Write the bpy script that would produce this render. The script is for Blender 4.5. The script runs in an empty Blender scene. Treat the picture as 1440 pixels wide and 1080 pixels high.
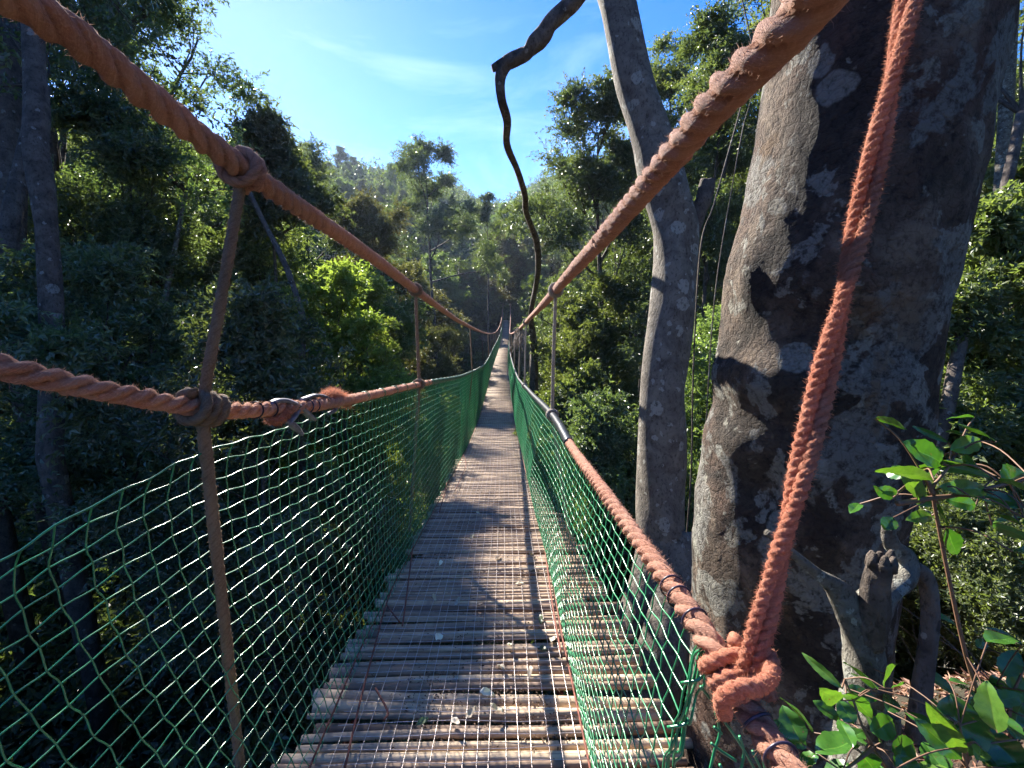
import bpy, math, random
import numpy as np
from mathutils import Vector, Matrix
rnd = random.Random(7)
RNG = np.random.default_rng(11)
scene = bpy.context.scene
COL = scene.collection
R = math.radians

# ------------------------------------------------------------------ camera frame
E = 1.6                      # eye height over the near end of the deck
F = 600.0                    # focal length in photograph pixels (1440 wide)
PITCH = math.atan(110 / 600.0)
YAW = math.atan(12 / 600.0)
_f = np.array([math.sin(YAW) * math.cos(PITCH), math.cos(YAW) * math.cos(PITCH), -math.sin(PITCH)])
_r = np.array([math.cos(YAW), -math.sin(YAW), 0.0])
_u = np.cross(_r, _f)
EYE = np.array([0.0, 0.0, E])
def _ray(u, v):
    return _f + _r * (u - 720) / F - _u * (v - 540) / F
def Pz(u, v, z): return EYE + _ray(u, v) * z
def Px(u, v, X):
    d = _ray(u, v); return EYE + d * (X / d[0])
def Py(u, v, Y):
    d = _ray(u, v); return EYE + d * (Y / d[1])

def col(srgb):
    return tuple(((c / 255) / 12.92 if c / 255 <= .04045 else ((c / 255 + .055) / 1.055) ** 2.4) for c in srgb) + (1.0,)

# ------------------------------------------------------------------ mesh builder
class MB:
    def __init__(s):
        s.v = []; s.q = []; s.t = []; s.n = 0; s.att = {}
    def add(s, v, q=None, t=None, **att):
        v = np.asarray(v, float).reshape(-1, 3)
        if q is not None and len(q): s.q.append(np.asarray(q, int).reshape(-1, 4) + s.n)
        if t is not None and len(t): s.t.append(np.asarray(t, int).reshape(-1, 3) + s.n)
        s.v.append(v)
        for k, a in att.items():
            a = np.asarray(a, float)
            if a.ndim == 0: a = np.full(len(v), float(a))
            s.att.setdefault(k, []).append((s.n, a))
        s.n += len(v)
        return s
    def mesh(s, name, mat=None, smooth=True):
        me = bpy.data.meshes.new(name)
        v = np.concatenate(s.v) if s.v else np.zeros((0, 3))
        q = np.concatenate(s.q) if s.q else np.zeros((0, 4), int)
        t = np.concatenate(s.t) if s.t else np.zeros((0, 3), int)
        me.vertices.add(len(v)); me.vertices.foreach_set('co', v.astype(np.float32).ravel())
        nl = q.size + t.size
        me.loops.add(nl)
        me.loops.foreach_set('vertex_index', np.concatenate([q.ravel(), t.ravel()]).astype(np.int32))
        me.polygons.add(len(q) + len(t))
        st = np.concatenate([np.arange(len(q)) * 4, len(q) * 4 + np.arange(len(t)) * 3]).astype(np.int32)
        me.polygons.foreach_set('loop_start', st)
        try:
            me.polygons.foreach_set('loop_total', np.concatenate([np.full(len(q), 4), np.full(len(t), 3)]).astype(np.int32))
        except Exception: pass
        me.polygons.foreach_set('use_smooth', np.full(len(q) + len(t), smooth))
        for k, parts in s.att.items():
            dim = parts[0][1].ndim
            if dim == 1:
                a = np.zeros(len(v), np.float32)
                for o, x in parts: a[o:o + len(x)] = x
                me.attributes.new(k, 'FLOAT', 'POINT').data.foreach_set('value', a)
            else:
                a = np.zeros((len(v), 3), np.float32)
                for o, x in parts: a[o:o + len(x)] = x
                me.attributes.new(k, 'FLOAT_VECTOR', 'POINT').data.foreach_set('vector', a.ravel())
        me.update(calc_edges=True)
        if mat: me.materials.append(mat)
        return me

def link(name, data, parent=None, loc=None):
    o = bpy.data.objects.new(name, data); COL.objects.link(o)
    if parent is not None: o.parent = parent
    if loc is not None: o.location = loc
    return o
def part(name, mb, mat, parent, smooth=True, label=None):
    """a part: vertices are given in world space, stored relative to its thing"""
    me = mb.mesh(name, mat, smooth) if isinstance(mb, MB) else mb
    o = link(name, me, parent)
    p = parent
    off = Vector((0, 0, 0))
    while p is not None: off += p.location; p = p.parent
    if off.length > 0: me.transform(Matrix.Translation(-off))
    if label: o['label'] = label
    return o
def tag(o, label=None, cat=None, group=None, kind=None):
    if label: o['label'] = label
    if cat: o['category'] = cat
    if group: o['group'] = group
    if kind: o['kind'] = kind
    return o
def thing(name, loc, label, cat, group=None):
    o = bpy.data.objects.new(name, None); COL.objects.link(o); o.location = Vector([float(c) for c in loc])
    o.empty_display_size = .1
    return tag(o, label, cat, group)

# ------------------------------------------------------------------ curves, tubes, ropes
def catmull(P, n=8):
    P = np.asarray(P, float)
    if len(P) < 3: return np.array([P[0] + (P[-1] - P[0]) * t for t in np.linspace(0, 1, n + 1)])
    Q = np.vstack([2 * P[0] - P[1], P, 2 * P[-1] - P[-2]])
    out = []
    for i in range(1, len(Q) - 2):
        p0, p1, p2, p3 = Q[i - 1], Q[i], Q[i + 1], Q[i + 2]
        for t in np.linspace(0, 1, n, endpoint=False):
            out.append(.5 * ((2 * p1) + (p2 - p0) * t + (2 * p0 - 5 * p1 + 4 * p2 - p3) * t * t + (3 * p1 - p0 - 3 * p2 + p3) * t ** 3))
    out.append(P[-1])
    return np.array(out)
def resample(P, step):
    P = np.asarray(P, float)
    d = np.r_[0, np.cumsum(np.linalg.norm(np.diff(P, axis=0), axis=1))]
    n = max(2, int(d[-1] / step) + 1)
    s = np.linspace(0, d[-1], n)
    return np.stack([np.interp(s, d, P[:, k]) for k in range(3)], 1), s
def frames(P):
    T = np.gradient(P, axis=0); T /= np.linalg.norm(T, axis=1)[:, None] + 1e-12
    a = np.array([0, 0, 1.0]) if abs(T[0][2]) < .9 else np.array([1.0, 0, 0])
    N = np.zeros_like(P); n = np.cross(a, T[0]); n /= np.linalg.norm(n)
    for i in range(len(P)):
        n = n - T[i] * np.dot(n, T[i]); n /= np.linalg.norm(n) + 1e-12; N[i] = n
    return T, N, np.cross(T, N)
def tube(mb, P, r, k=6, caps=True, lobe=None, **att):
    """lobe(theta, i) -> factor on radius"""
    P = np.asarray(P, float); n = len(P)
    r = np.broadcast_to(np.asarray(r, float), (n,))
    T, N, B = frames(P)
    th = np.linspace(0, 2 * np.pi, k, endpoint=False)
    f = np.ones((n, k)) if lobe is None else lobe(th[None, :], np.arange(n)[:, None])
    V = P[:, None, :] + (N[:, None, :] * np.cos(th)[None, :, None] + B[:, None, :] * np.sin(th)[None, :, None]) * (r[:, None] * f)[:, :, None]
    i = np.arange(n - 1)[:, None] * k; j = np.arange(k)[None, :]; j2 = (j + 1) % k
    q = np.stack([i + j, i + j2, i + k + j2, i + k + j], -1).reshape(-1, 4)
    V = V.reshape(-1, 3); t = []
    a = {kk: (np.full(len(V), vv) if np.ndim(vv) == 0 else vv) for kk, vv in att.items()}
    if caps:
        V = np.vstack([V, P[0], P[-1]]); c0, c1 = n * k, n * k + 1
        for m in range(k):
            t.append((c0, (m + 1) % k, m)); t.append((c1, (n - 1) * k + m, (n - 1) * k + (m + 1) % k))
        for kk in a: a[kk] = np.concatenate([a[kk], a[kk][:1], a[kk][-1:]])
    mb.add(V, q, t, **a)
    return mb
def rope(mb, P, r, pitch=None, k=15, step=None, strands=3, depth=.30, fuzz=0, fl=.010, rnga=None, hand=1, wob=.03):
    """laid rope: a lobed section that turns along its length; attribute rp carries fibre-aligned coordinates"""
    rg = rnga or RNG
    P0, s = resample(P, step or r * .55)
    if np.ndim(r): rr = np.interp(s, np.linspace(0, s[-1], len(r)), r)
    else: rr = np.full(len(s), float(r))
    pitch = pitch or float(np.mean(rr)) * 5.2
    ph = hand * 2 * np.pi * s / pitch
    wv = 1 + wob * np.interp(s, np.arange(0, s[-1] + .2, .05), rg.normal(size=len(np.arange(0, s[-1] + .2, .05))))
    rr = rr * wv
    yn = rg.normal(0, 1, (len(s), k)) if fuzz else np.zeros((len(s), k))
    yn = (yn + np.roll(yn, 1, 0) + np.roll(yn, 2, 0)) / 3
    def lobe(th, i):
        a = (th - ph[i]) * strands / 2
        return 1 - depth * (1 - np.abs(np.cos(a)) ** .62) + .06 * yn
    th = np.linspace(0, 2 * np.pi, k, endpoint=False)
    A = th[None, :] - ph[:, None] * 1.35
    rp = np.stack([np.cos(A), np.sin(A), np.broadcast_to(s[:, None] / .06, A.shape)], -1).reshape(-1, 3)
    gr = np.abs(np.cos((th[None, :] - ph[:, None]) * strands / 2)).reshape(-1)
    tube(mb, P0, rr, k, True, lobe, rp=rp, gr=gr)
    if fuzz:
        T, N, B = frames(P0)
        n = int(fuzz * s[-1]); i = rg.integers(0, len(s) - 1, n); t = rg.uniform(0, 2 * np.pi, n)
        a = np.abs(np.cos((t - ph[i]) * strands / 2)) ** .75
        dirn = N[i] * np.cos(t)[:, None] + B[i] * np.sin(t)[:, None]
        base = P0[i] + dirn * (rr[i] * (1 - depth * (1 - a)) * .97)[:, None]
        d2 = dirn * rg.uniform(.3, 1, n)[:, None] + T[i] * rg.normal(0, .9, n)[:, None] + rg.normal(0, .4, (n, 3))
        d2 /= np.linalg.norm(d2, axis=1)[:, None]
        L = rg.uniform(.25, 1, n)[:, None] * fl
        side = np.cross(d2, rg.normal(size=(n, 3))); side /= np.linalg.norm(side, axis=1)[:, None]
        w = .00042
        mid = base + d2 * L * .5; tip = base + d2 * L + dirn * L * .15 + rg.normal(0, .15, (n, 3)) * L
        V = np.stack([base - side * w, base + side * w, mid + side * w * .8, mid - side * w * .8, tip], 1).reshape(-1, 3)
        o = np.arange(n)[:, None] * 5
        mb.add(V, o + np.array([[0, 1, 2, 3]]), o + np.array([[3, 2, 4]]), rp=rg.normal(size=(n * 5, 3)), gr=np.ones(n * 5))
    return mb
def wraps(C, T, rad, r, turns, gap=None, start=0.0, squash=1.0, n=22, rg=None):
    """points of a cord coiled round the axis T at C"""
    rg = rg or RNG
    T = np.asarray(T, float) / np.linalg.norm(T); a = np.array([0, 0, 1.0])
    N = np.cross(T, a); N /= np.linalg.norm(N); B = np.cross(N, T)
    gap = gap or 2 * r * .95
    t = np.linspace(0, turns, int(turns * n) + 1)
    ang = start + 2 * np.pi * t
    return C + T * ((t - turns / 2) * gap)[:, None] + (N * np.cos(ang)[:, None] + B * np.sin(ang)[:, None] * squash) * (rad + r * .9)

# ------------------------------------------------------------------ materials
class NT:
    def __init__(s, name):
        s.m = bpy.data.materials.new(name); s.m.use_nodes = True
        s.t = s.m.node_tree; s.t.nodes.clear()
        s.out = s.t.nodes.new('ShaderNodeOutputMaterial')
    def n(s, typ, ins=None, **kw):
        nd = s.t.nodes.new(typ)
        for k, v in kw.items(): setattr(nd, k, v)
        for k, v in (ins or {}).items():
            if isinstance(v, bpy.types.NodeSocket): s.t.links.new(v, nd.inputs[k])
            else: nd.inputs[k].default_value = v
        return nd
    def ramp(s, fac, stops):
        nd = s.n('ShaderNodeValToRGB', {'Fac': fac}); e = nd.color_ramp.elements
        e[0].position, e[0].color = stops[0]; e[1].position, e[1].color = stops[-1]
        for p, c in stops[1:-1]:
            x = e.new(p); x.color = c
        return nd.outputs['Color']
    def mix(s, f, a, b, mode='MIX'):
        nd = s.n('ShaderNodeMix', data_type='RGBA', blend_type=mode)
        for idx, v in ((0, f), (6, a), (7, b)):
            if isinstance(v, bpy.types.NodeSocket): s.t.links.new(v, nd.inputs[idx])
            else: nd.inputs[idx].default_value = v
        return nd.outputs[2]
    def math(s, op, a, b=0.0, clamp=False):
        nd = s.n('ShaderNodeMath', {0: a, 1: b}, operation=op, use_clamp=clamp); return nd.outputs[0]
    def noise(s, vec, scale, detail=4, rough=.55, dist=0.0):
        return s.n('ShaderNodeTexNoise', {'Vector': vec, 'Scale': scale, 'Detail': detail, 'Roughness': rough, 'Distortion': dist})
    def attr(s, name): return s.n('ShaderNodeAttribute', attribute_name=name)
    def vmap(s, vec, scale): return s.n('ShaderNodeVectorMath', {0: vec, 1: scale}, operation='MULTIPLY').outputs[0]
    def obj(s): return s.n('ShaderNodeTexCoord').outputs['Object']
    def bump(s, h, strength=.5, dist=.01): return s.n('ShaderNodeBump', {'Height': h, 'Strength': strength, 'Distance': dist}).outputs[0]
    def bsdf(s, **kw):
        b = s.n('ShaderNodeBsdfPrincipled')
        for k, v in kw.items():
            k = k.replace('_', ' ')
            if isinstance(v, bpy.types.NodeSocket): s.t.links.new(v, b.inputs[k])
            else: b.inputs[k].default_value = v
        return b.outputs[0]
    def done(s, sh): s.t.links.new(sh, s.out.inputs['Surface']); return s.m
def c4(r, g, b): return (r, g, b, 1.0)

def mat_rope(name, dark, mid, light, groove_shade=.25):
    m = NT(name); rp = m.attr('rp').outputs['Vector']; ob = m.obj()
    fib = m.noise(m.vmap(rp, (4.2, 4.2, .5)), 1.7, 5, .72).outputs['Fac']
    big = m.noise(ob, 9, 3).outputs['Fac']; iso = m.noise(ob, 260, 4, .75).outputs['Fac']
    fib = m.math('ADD', m.math('MULTIPLY', fib, .55), m.math('MULTIPLY', iso, .45))
    c = m.ramp(fib, [(.36, dark), (.49, mid), (.60, light)])
    c = m.mix(m.ramp(big, [(.4, c4(0, 0, 0)), (.68, c4(.5, .5, .5))]), c, light)
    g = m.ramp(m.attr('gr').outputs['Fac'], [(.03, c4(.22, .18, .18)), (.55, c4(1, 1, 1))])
    c = m.mix(groove_shade, c, g, 'MULTIPLY')  # darkens the grooves between strands: crease shade put into the colour
    sh = m.bsdf(Base_Color=c, Roughness=.85, Sheen_Weight=.5, Sheen_Roughness=.4, Sheen_Tint=light, Normal=m.bump(fib, 1.0, .008))
    tr = m.n('ShaderNodeBsdfTranslucent', {'Color': light}).outputs[0]; mx = m.n('ShaderNodeMixShader', {0: .22}); m.t.links.new(sh, mx.inputs[1]); m.t.links.new(tr, mx.inputs[2])
    return m.done(mx.outputs[0])
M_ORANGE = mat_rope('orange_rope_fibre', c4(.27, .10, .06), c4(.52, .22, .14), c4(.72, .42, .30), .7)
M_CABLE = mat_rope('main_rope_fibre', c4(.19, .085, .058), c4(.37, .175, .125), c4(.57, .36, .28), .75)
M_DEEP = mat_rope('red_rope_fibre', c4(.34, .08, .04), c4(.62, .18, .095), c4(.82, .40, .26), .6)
M_TAN = mat_rope('weathered_rope_fibre', c4(.09, .055, .035), c4(.22, .14, .09), c4(.36, .26, .18), .6)
M_PALE = mat_rope('bleached_rope_fibre', c4(.14, .11, .09), c4(.32, .27, .23), c4(.5, .45, .4), .5)

def mat_net():
    m = NT('green_net_cord'); n = m.noise(m.obj(), 30, 2).outputs['Fac']
    c = m.ramp(n, [(.3, c4(.018, .15, .065)), (.7, c4(.038, .29, .12))])
    return m.done(m.bsdf(Base_Color=c, Roughness=.28, Specular_IOR_Level=.8))
M_NET = mat_net()
def mat_simple(name, c, rough=.5, metal=0.0, nscale=40, var=.35, bump=.3):
    m = NT(name); n = m.noise(m.obj(), nscale, 4).outputs['Fac']
    d = tuple(x * (1 - var) for x in c[:3]) + (1,); l = tuple(min(1, x * (1 + var)) for x in c[:3]) + (1,)
    return m.done(m.bsdf(Base_Color=m.ramp(n, [(.3, d), (.7, l)]), Roughness=rough, Metallic=metal, Normal=m.bump(n, bump, .002)))
M_WIRE = mat_simple('galvanised_wire', c4(.52, .46, .44), .38, .8, 60, .3, .1)
M_RUST = mat_simple('rusty_rod', c4(.19, .06, .04), .8, .1, 80, .5)
M_BLACK = mat_simple('black_tape', c4(.022, .026, .034), .35, 0, 60, .3)
M_TIE = mat_simple('dark_cable_tie', c4(.03, .022, .045), .35, 0, 60, .3)
M_GREY = mat_simple('grey_strap', c4(.17, .155, .18), .55, 0, 50, .3)
M_DWRAP = mat_simple('dark_green_wrap', c4(.03, .075, .06), .4, 0, 50, .3)
def mat_pole():
    m = NT('weathered_pole_wood'); ob = m.obj(); r = m.attr('rv').outputs['Fac']
    g = m.noise(m.vmap(ob, (5, 90, 90)), 1.0, 5, .7).outputs['Fac']
    c = m.ramp(r, [(0, c4(.18, .115, .08)), (.35, c4(.34, .235, .16)), (.7, c4(.50, .365, .245)), (1, c4(.62, .47, .31))])
    c = m.mix(m.ramp(g, [(.32, c4(.7, .7, .7)), (.5, c4(0, 0, 0))]), c, c4(.09, .062, .05))
    blot = m.noise(ob, 7, 4).outputs['Fac']
    c = m.mix(m.ramp(blot, [(.5, c4(0, 0, 0)), (.68, c4(.6, .6, .6))]), c, c4(.15, .105, .09))
    return m.done(m.bsdf(Base_Color=c, Roughness=.72, Specular_IOR_Level=.35, Normal=m.bump(g, .7, .004)))
M_POLE = mat_pole()
def mat_bark(name, base, dark, lichen, patch=.5, red=None, scale=1.0, relief=1.0):
    m = NT(name); ob = m.obj()
    fine = m.noise(m.vmap(ob, (1, 1, .55)), 38 * scale, 6, .68).outputs['Fac']
    med = m.noise(ob, 5 * scale, 6, .65, .6).outputs['Fac']
    c = m.ramp(med, [(.34, dark), (.62, base)])
    if red:
        rn = m.noise(m.vmap(ob, (1, 1, .6)), 3.1 * scale, 4, .6, .4).outputs['Fac']
        c = m.mix(m.ramp(rn, [(.52, c4(0, 0, 0)), (.60, c4(.8, .8, .8))]), c, red)
    wob = m.noise(ob, 9 * scale, 4, .6)
    wv = m.n('ShaderNodeVectorMath', {0: ob, 1: m.vmap(wob.outputs['Color'], (.11 / scale,) * 3)}, operation='ADD').outputs[0]
    for sc, th in ((4.2 * scale, .26), (11 * scale, .23)):
        vo = m.n('ShaderNodeTexVoronoi', {'Vector': wv, 'Scale': sc}); 
        keep = m.math('GREATER_THAN', m.n('ShaderNodeSeparateColor', {0: vo.outputs['Color']}).outputs[0], 1 - patch)
        edge = m.ramp(vo.outputs['Distance'], [(th * 1.25, c4(1, 1, 1)), (th * 1.35 + .01, c4(0, 0, 0))])
        fm = m.mix(1.0, edge, keep, 'MULTIPLY')
        spk = m.ramp(fine, [(.33, c4(.45, .45, .45)), (.5, c4(1, 1, 1))])
        c = m.mix(fm, c, m.mix(.8, lichen, spk, 'MULTIPLY'))
    crack = m.ramp(fine, [(.36, c4(.25, .25, .25)), (.47, c4(1, 1, 1))])
    c = m.mix(.75, c, crack, 'MULTIPLY')
    h = m.math('ADD', m.math('MULTIPLY', med, .8), fine)
    return m.done(m.bsdf(Base_Color=c, Roughness=.86, Specular_IOR_Level=.3, Normal=m.bump(h, .95, .016 * relief)))
def mat_big():
    m = NT('mottled_lichen_bark'); ob = m.obj()
    fine = m.noise(ob, 46, 7, .72).outputs['Fac']; med = m.noise(ob, 6, 6, .66, .5).outputs['Fac']
    cr = m.n('ShaderNodeTexVoronoi', {'Vector': m.n('ShaderNodeVectorMath', {0: ob, 1: m.vmap(m.noise(ob, 30, 3).outputs['Color'], (.02, .02, .02))}, operation='ADD').outputs[0], 'Scale': 42.0}, feature='DISTANCE_TO_EDGE').outputs['Distance']
    c = m.ramp(med, [(.30, c4(.045, .033, .026)), (.5, c4(.135, .098, .072)), (.68, c4(.27, .21, .155))])
    rn = m.noise(m.vmap(ob, (1, 1, .5)), 2.6, 5, .6, .6).outputs['Fac']
    c = m.mix(m.ramp(rn, [(.50, c4(0, 0, 0)), (.62, c4(.75, .75, .75))]), c, c4(.10, .050, .034))
    dk = m.noise(ob, 2.3, 5, .62, 1.0).outputs['Fac']
    c = m.mix(m.ramp(dk, [(.46, c4(0, 0, 0)), (.58, c4(.8, .8, .8))]), c, c4(.022, .019, .016))
    def patch(sc, lo, hi, colr, f, seed):
        v = m.n('ShaderNodeVectorMath', {0: ob, 1: (seed, seed * 1.7, -seed)}, operation='ADD').outputs[0]
        n = m.noise(v, sc, 6, .56, .35).outputs['Fac']
        mk = m.mix(1.0, m.ramp(n, [(lo, c4(0, 0, 0)), (hi, c4(f, f, f))]), m.ramp(fine, [(.36, c4(.35, .35, .35)), (.52, c4(1, 1, 1))]), 'MULTIPLY')
        return mk, colr
    for a in (patch(3.4, .555, .572, c4(.20, .195, .175), .85, 3.1), patch(6.5, .58, .594, c4(.27, .265, .23), .8, 7.7), patch(13, .60, .63, c4(.30, .29, .24), .7, 1.3), patch(4.2, .62, .65, c4(.16, .10, .05), .6, 11.0)):
        c = m.mix(a[0], c, a[1])
    w = m.n('ShaderNodeVectorMath', {0: ob, 1: m.vmap(m.noise(ob, 14, 4, .6).outputs['Color'], (.06, .06, .06))}, operation='ADD').outputs[0]
    vo = m.n('ShaderNodeTexVoronoi', {'Vector': w, 'Scale': 7.0})
    kp = m.math('GREATER_THAN', m.n('ShaderNodeSeparateColor', {0: vo.outputs['Color']}).outputs[0], .66)
    c = m.mix(m.mix(1.0, m.ramp(vo.outputs['Distance'], [(.26, c4(.75, .75, .75)), (.30, c4(0, 0, 0))]), kp, 'MULTIPLY'), c, c4(.29, .29, .255))
    c = m.mix(.8, c, m.ramp(fine, [(.34, c4(.2, .2, .2)), (.50, c4(1.05, 1.05, 1.05))]), 'MULTIPLY')
    c = m.mix(.28, c, m.ramp(cr, [(.0, c4(.25, .25, .25)), (.10, c4(1, 1, 1))]), 'MULTIPLY')
    h = m.math('ADD', m.math('ADD', m.math('MULTIPLY', med, .9), fine), m.math('MULTIPLY', m.math('MINIMUM', cr, .12), 1.0))
    return m.done(m.bsdf(Base_Color=c, Roughness=.88, Specular_IOR_Level=.3, Normal=m.bump(h, 1.0, .022)))
M_BIGBARK = mat_big()
M_BARK2 = mat_bark('grey_smooth_bark', c4(.21, .185, .155), c4(.09, .075, .062), c4(.30, .29, .255), .30, None, 1.7, .6)
M_BARK3 = mat_bark('forest_bark', c4(.15, .12, .10), c4(.05, .04, .035), c4(.24, .22, .20), .14, None, 1.6, .7)
M_DEAD = mat_bark('dead_branch_bark', c4(.17, .135, .11), c4(.045, .036, .03), c4(.24, .22, .19), .2, None, 2.0, 1.2)
M_PALEBARK = mat_bark('pale_lichen_bark', c4(.30, .28, .235), c4(.10, .085, .07), c4(.42, .42, .36), .5, None, 4.0, 1.6)

def mat_leaf(name, a, b, c3, trans=.35, rough=.36, spec=.5, obvar=True):
    m = NT(name); v = m.attr('lv').outputs['Fac']
    c = m.ramp(v, [(0, a), (.5, b), (1, c3)])
    if not obvar:
        no = m.noise(m.obj(), 70, 5, .7).outputs['Fac']; c = m.mix(.8, c, m.ramp(no, [(.3, c4(.55, .6, .5)), (.5, c4(1, 1, 1)), (.72, c4(1.3, 1.15, .9))]), 'MULTIPLY')
        sp = m.noise(m.obj(), 160, 2, .5).outputs['Fac']; c = m.mix(m.ramp(sp, [(.68, c4(0, 0, 0)), (.71, c4(.8, .8, .8))]), c, c4(.12, .08, .03))
    if obvar:
        rn = m.n('ShaderNodeObjectInfo').outputs['Random']
        hs = m.n('ShaderNodeHueSaturation', {'Hue': m.math('ADD', m.math('MULTIPLY', rn, .05), .475), 'Saturation': .72,
                                           'Value': m.math('ADD', m.math('MULTIPLY', rn, .5), .75), 'Color': c})
        c = hs.outputs[0]
    p = m.bsdf(Base_Color=c, Roughness=rough, Specular_IOR_Level=spec)
    tc = m.mix(1.0, c, c4(1.45, 1.55, .5), 'MULTIPLY')
    t = m.n('ShaderNodeBsdfTranslucent', {'Color': tc}).outputs[0]
    mx = m.n('ShaderNodeMixShader', {0: trans}); m.t.links.new(p, mx.inputs[1]); m.t.links.new(t, mx.inputs[2])
    return m.done(mx.outputs[0])
M_LDARK = mat_leaf('glossy_dark_leaf', c4(.042, .068, .030), c4(.085, .13, .052), c4(.15, .19, .085), .40, .38, 1.0)
M_LMID = mat_leaf('green_leaf', c4(.06, .10, .028), c4(.12, .185, .052), c4(.20, .25, .09), .46, .40, .9)
M_LBRIGHT = mat_leaf('fresh_bright_leaf', c4(.10, .18, .02), c4(.18, .30, .035), c4(.30, .42, .06), .5, .4, .5)
M_LOLIVE = mat_leaf('olive_yellow_leaf', c4(.07, .075, .025), c4(.13, .125, .045), c4(.20, .17, .07), .35, .4, .5)
M_LBIG = mat_leaf('broad_glossy_leaf', c4(.035, .11, .018), c4(.06, .17, .028), c4(.13, .24, .04), .30, .24, .8, False)
M_LDRY = mat_leaf('dry_fallen_leaf', c4(.26, .17, .10), c4(.5, .42, .28), c4(.7, .66, .5), .15, .55, .4)
# ================================================================== the rope bridge
def interp(tab):
    ys = np.array([t[0] for t in tab]); vs = np.array([t[1] for t in tab])
    def f(y):
        y = np.asarray(y, float)
        # smooth (cubic hermite) interpolation
        m = np.gradient(vs, ys)
        i = np.clip(np.searchsorted(ys, y) - 1, 0, len(ys) - 2)
        h = ys[i + 1] - ys[i]; t = (np.clip(y, ys[0], ys[-1]) - ys[i]) / h
        return ((2 * t**3 - 3 * t**2 + 1) * vs[i] + (t**3 - 2 * t**2 + t) * h * m[i] + (-2 * t**3 + 3 * t**2) * vs[i + 1] + (t**3 - t**2) * h * m[i + 1])
    return f
_deckD = interp([(-1, 1.46), (0, 1.5), (1.5, 1.56), (2.5, 1.69), (4.75, 2.06), (7, 2.43), (11, 2.93), (15, 3.2), (22, 3.5), (30, 3.75), (38, 3.85), (46, 3.7), (54, 3.1), (64, 2.15), (70, 2.0)])
def deck_z(y): return E - _deckD(y)
def sway(y):
    t = np.clip((np.asarray(y, float) - 20) / 44, 0, 1); return .62 * t * t * (3 - 2 * t)
CX = -.18                                   # centre line of the deck
LEN = 63.5
_cabD = interp([(.5, -.345), (1, -.335), (1.5, -.3), (2.3, -.2), (3.3, -.1), (4, -.01), (5.7, .16), (9, .46), (14, .86), (22, 1.4), (30, 1.82), (38, 1.95), (46, 1.62), (54, .8), (64, -.35)])
_rlD = interp([(2.5, .55), (3.4, .64), (5.7, .95), (9, 1.36), (15, 1.98), (22, 2.32), (30, 2.6), (38, 2.72), (46, 2.5), (54, 1.9), (64, .9)])
_rrD = interp([(3.1, .79), (4, .9), (5.7, 1.12), (9, 1.55), (15, 2.02), (22, 2.32), (30, 2.6), (38, 2.72), (46, 2.5), (54, 1.9), (64, .9)])
XL, XR = -.65, .35
far_y = [5.7, 7.5, 10, 14, 18, 22, 26, 30, 34, 38, 42, 46, 50, 54, 58, 62, 64]
V3 = lambda *a: np.array(a, float)
cabL = [V3(-.66, -1.8, 2.5), V3(-.655, -.7, 2.22), V3(-.65, .0, 2.09), V3(-.655, .4, 2.035)] + [Px(u, v, x) for u, v, x in [(0, -18, -.66), (100, 48, -.66), (200, 128, -.66), (270, 184, -.655), (342, 238, XL), (400, 278, XL), (470, 325, XL), (540, 374, XL), (590, 412, XL)]]
cabL += [np.array([XL + sway(y), y, E - _cabD(y)]) for y in far_y]
cabR = [V3(.62, -1.8, 2.45), V3(.50, -.7, 2.2), V3(.42, .0, 2.06), V3(.375, .38, 1.98)] + [Px(u, v, x) for u, v, x in [(1105, 45, .36), (1003, 150, XR), (930, 238, XR), (850, 332, XR), (800, 387, XR), (762, 430, XR)]]
cabR += [np.array([XR + sway(y), y, E - _cabD(y)]) for y in far_y]
rlL = [V3(-1.35, -1.5, 2.3), V3(-1.15, -.5, 1.95), V3(-1.0, .2, 1.71), V3(-.91, .54, 1.59), Px(-40, 504, -.86)] + [Px(u, v, x) for u, v, x in [(0, 516, -.84), (90, 538, -.81), (180, 556, -.78), (283, 574, -.745), (350, 577, -.715), (450, 569, -.68), (520, 556, -.66), (592, 540, XL)]]
rlL += [np.array([XL + .03 + sway(y), y, E - _rlD(y)]) for y in far_y]
rlR = [V3(.55, -1.5, 1.35), V3(.45, -.6, 1.19), V3(.39, .05, 1.06), V3(.374, .32, 1.01), Pz(1105, 1075, .575)] + [Px(u, v, x) for u, v, x in [(1062, 1012, .372), (1030, 955, .36), (1003, 910, .35), (950, 832, .345), (900, 762, .345), (850, 692, .34), (805, 630, .34), (778, 585, .34)]]
rlR += [np.array([XR - .02 + sway(y), y, E - _rrD(y)]) for y in [4.6] + far_y]
cabL, cabR, rlL, rlR = (catmull(c, 10) for c in (cabL, cabR, rlL, rlR))
def at_y(C, y):
    i = np.argsort(C[:, 1]); return np.array([np.interp(y, C[i, 1], C[i, k]) for k in range(3)])
def cut(C, y0, y1): 
    return np.vstack([at_y(C, y0)[None], C[(C[:, 1] > y0) & (C[:, 1] < y1)], at_y(C, y1)[None]])

BR = thing('rope_bridge', (CX, 0, float(deck_z(0))), 'long rope footbridge with pole deck and green net sides sagging across the forest valley', 'bridge')

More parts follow.
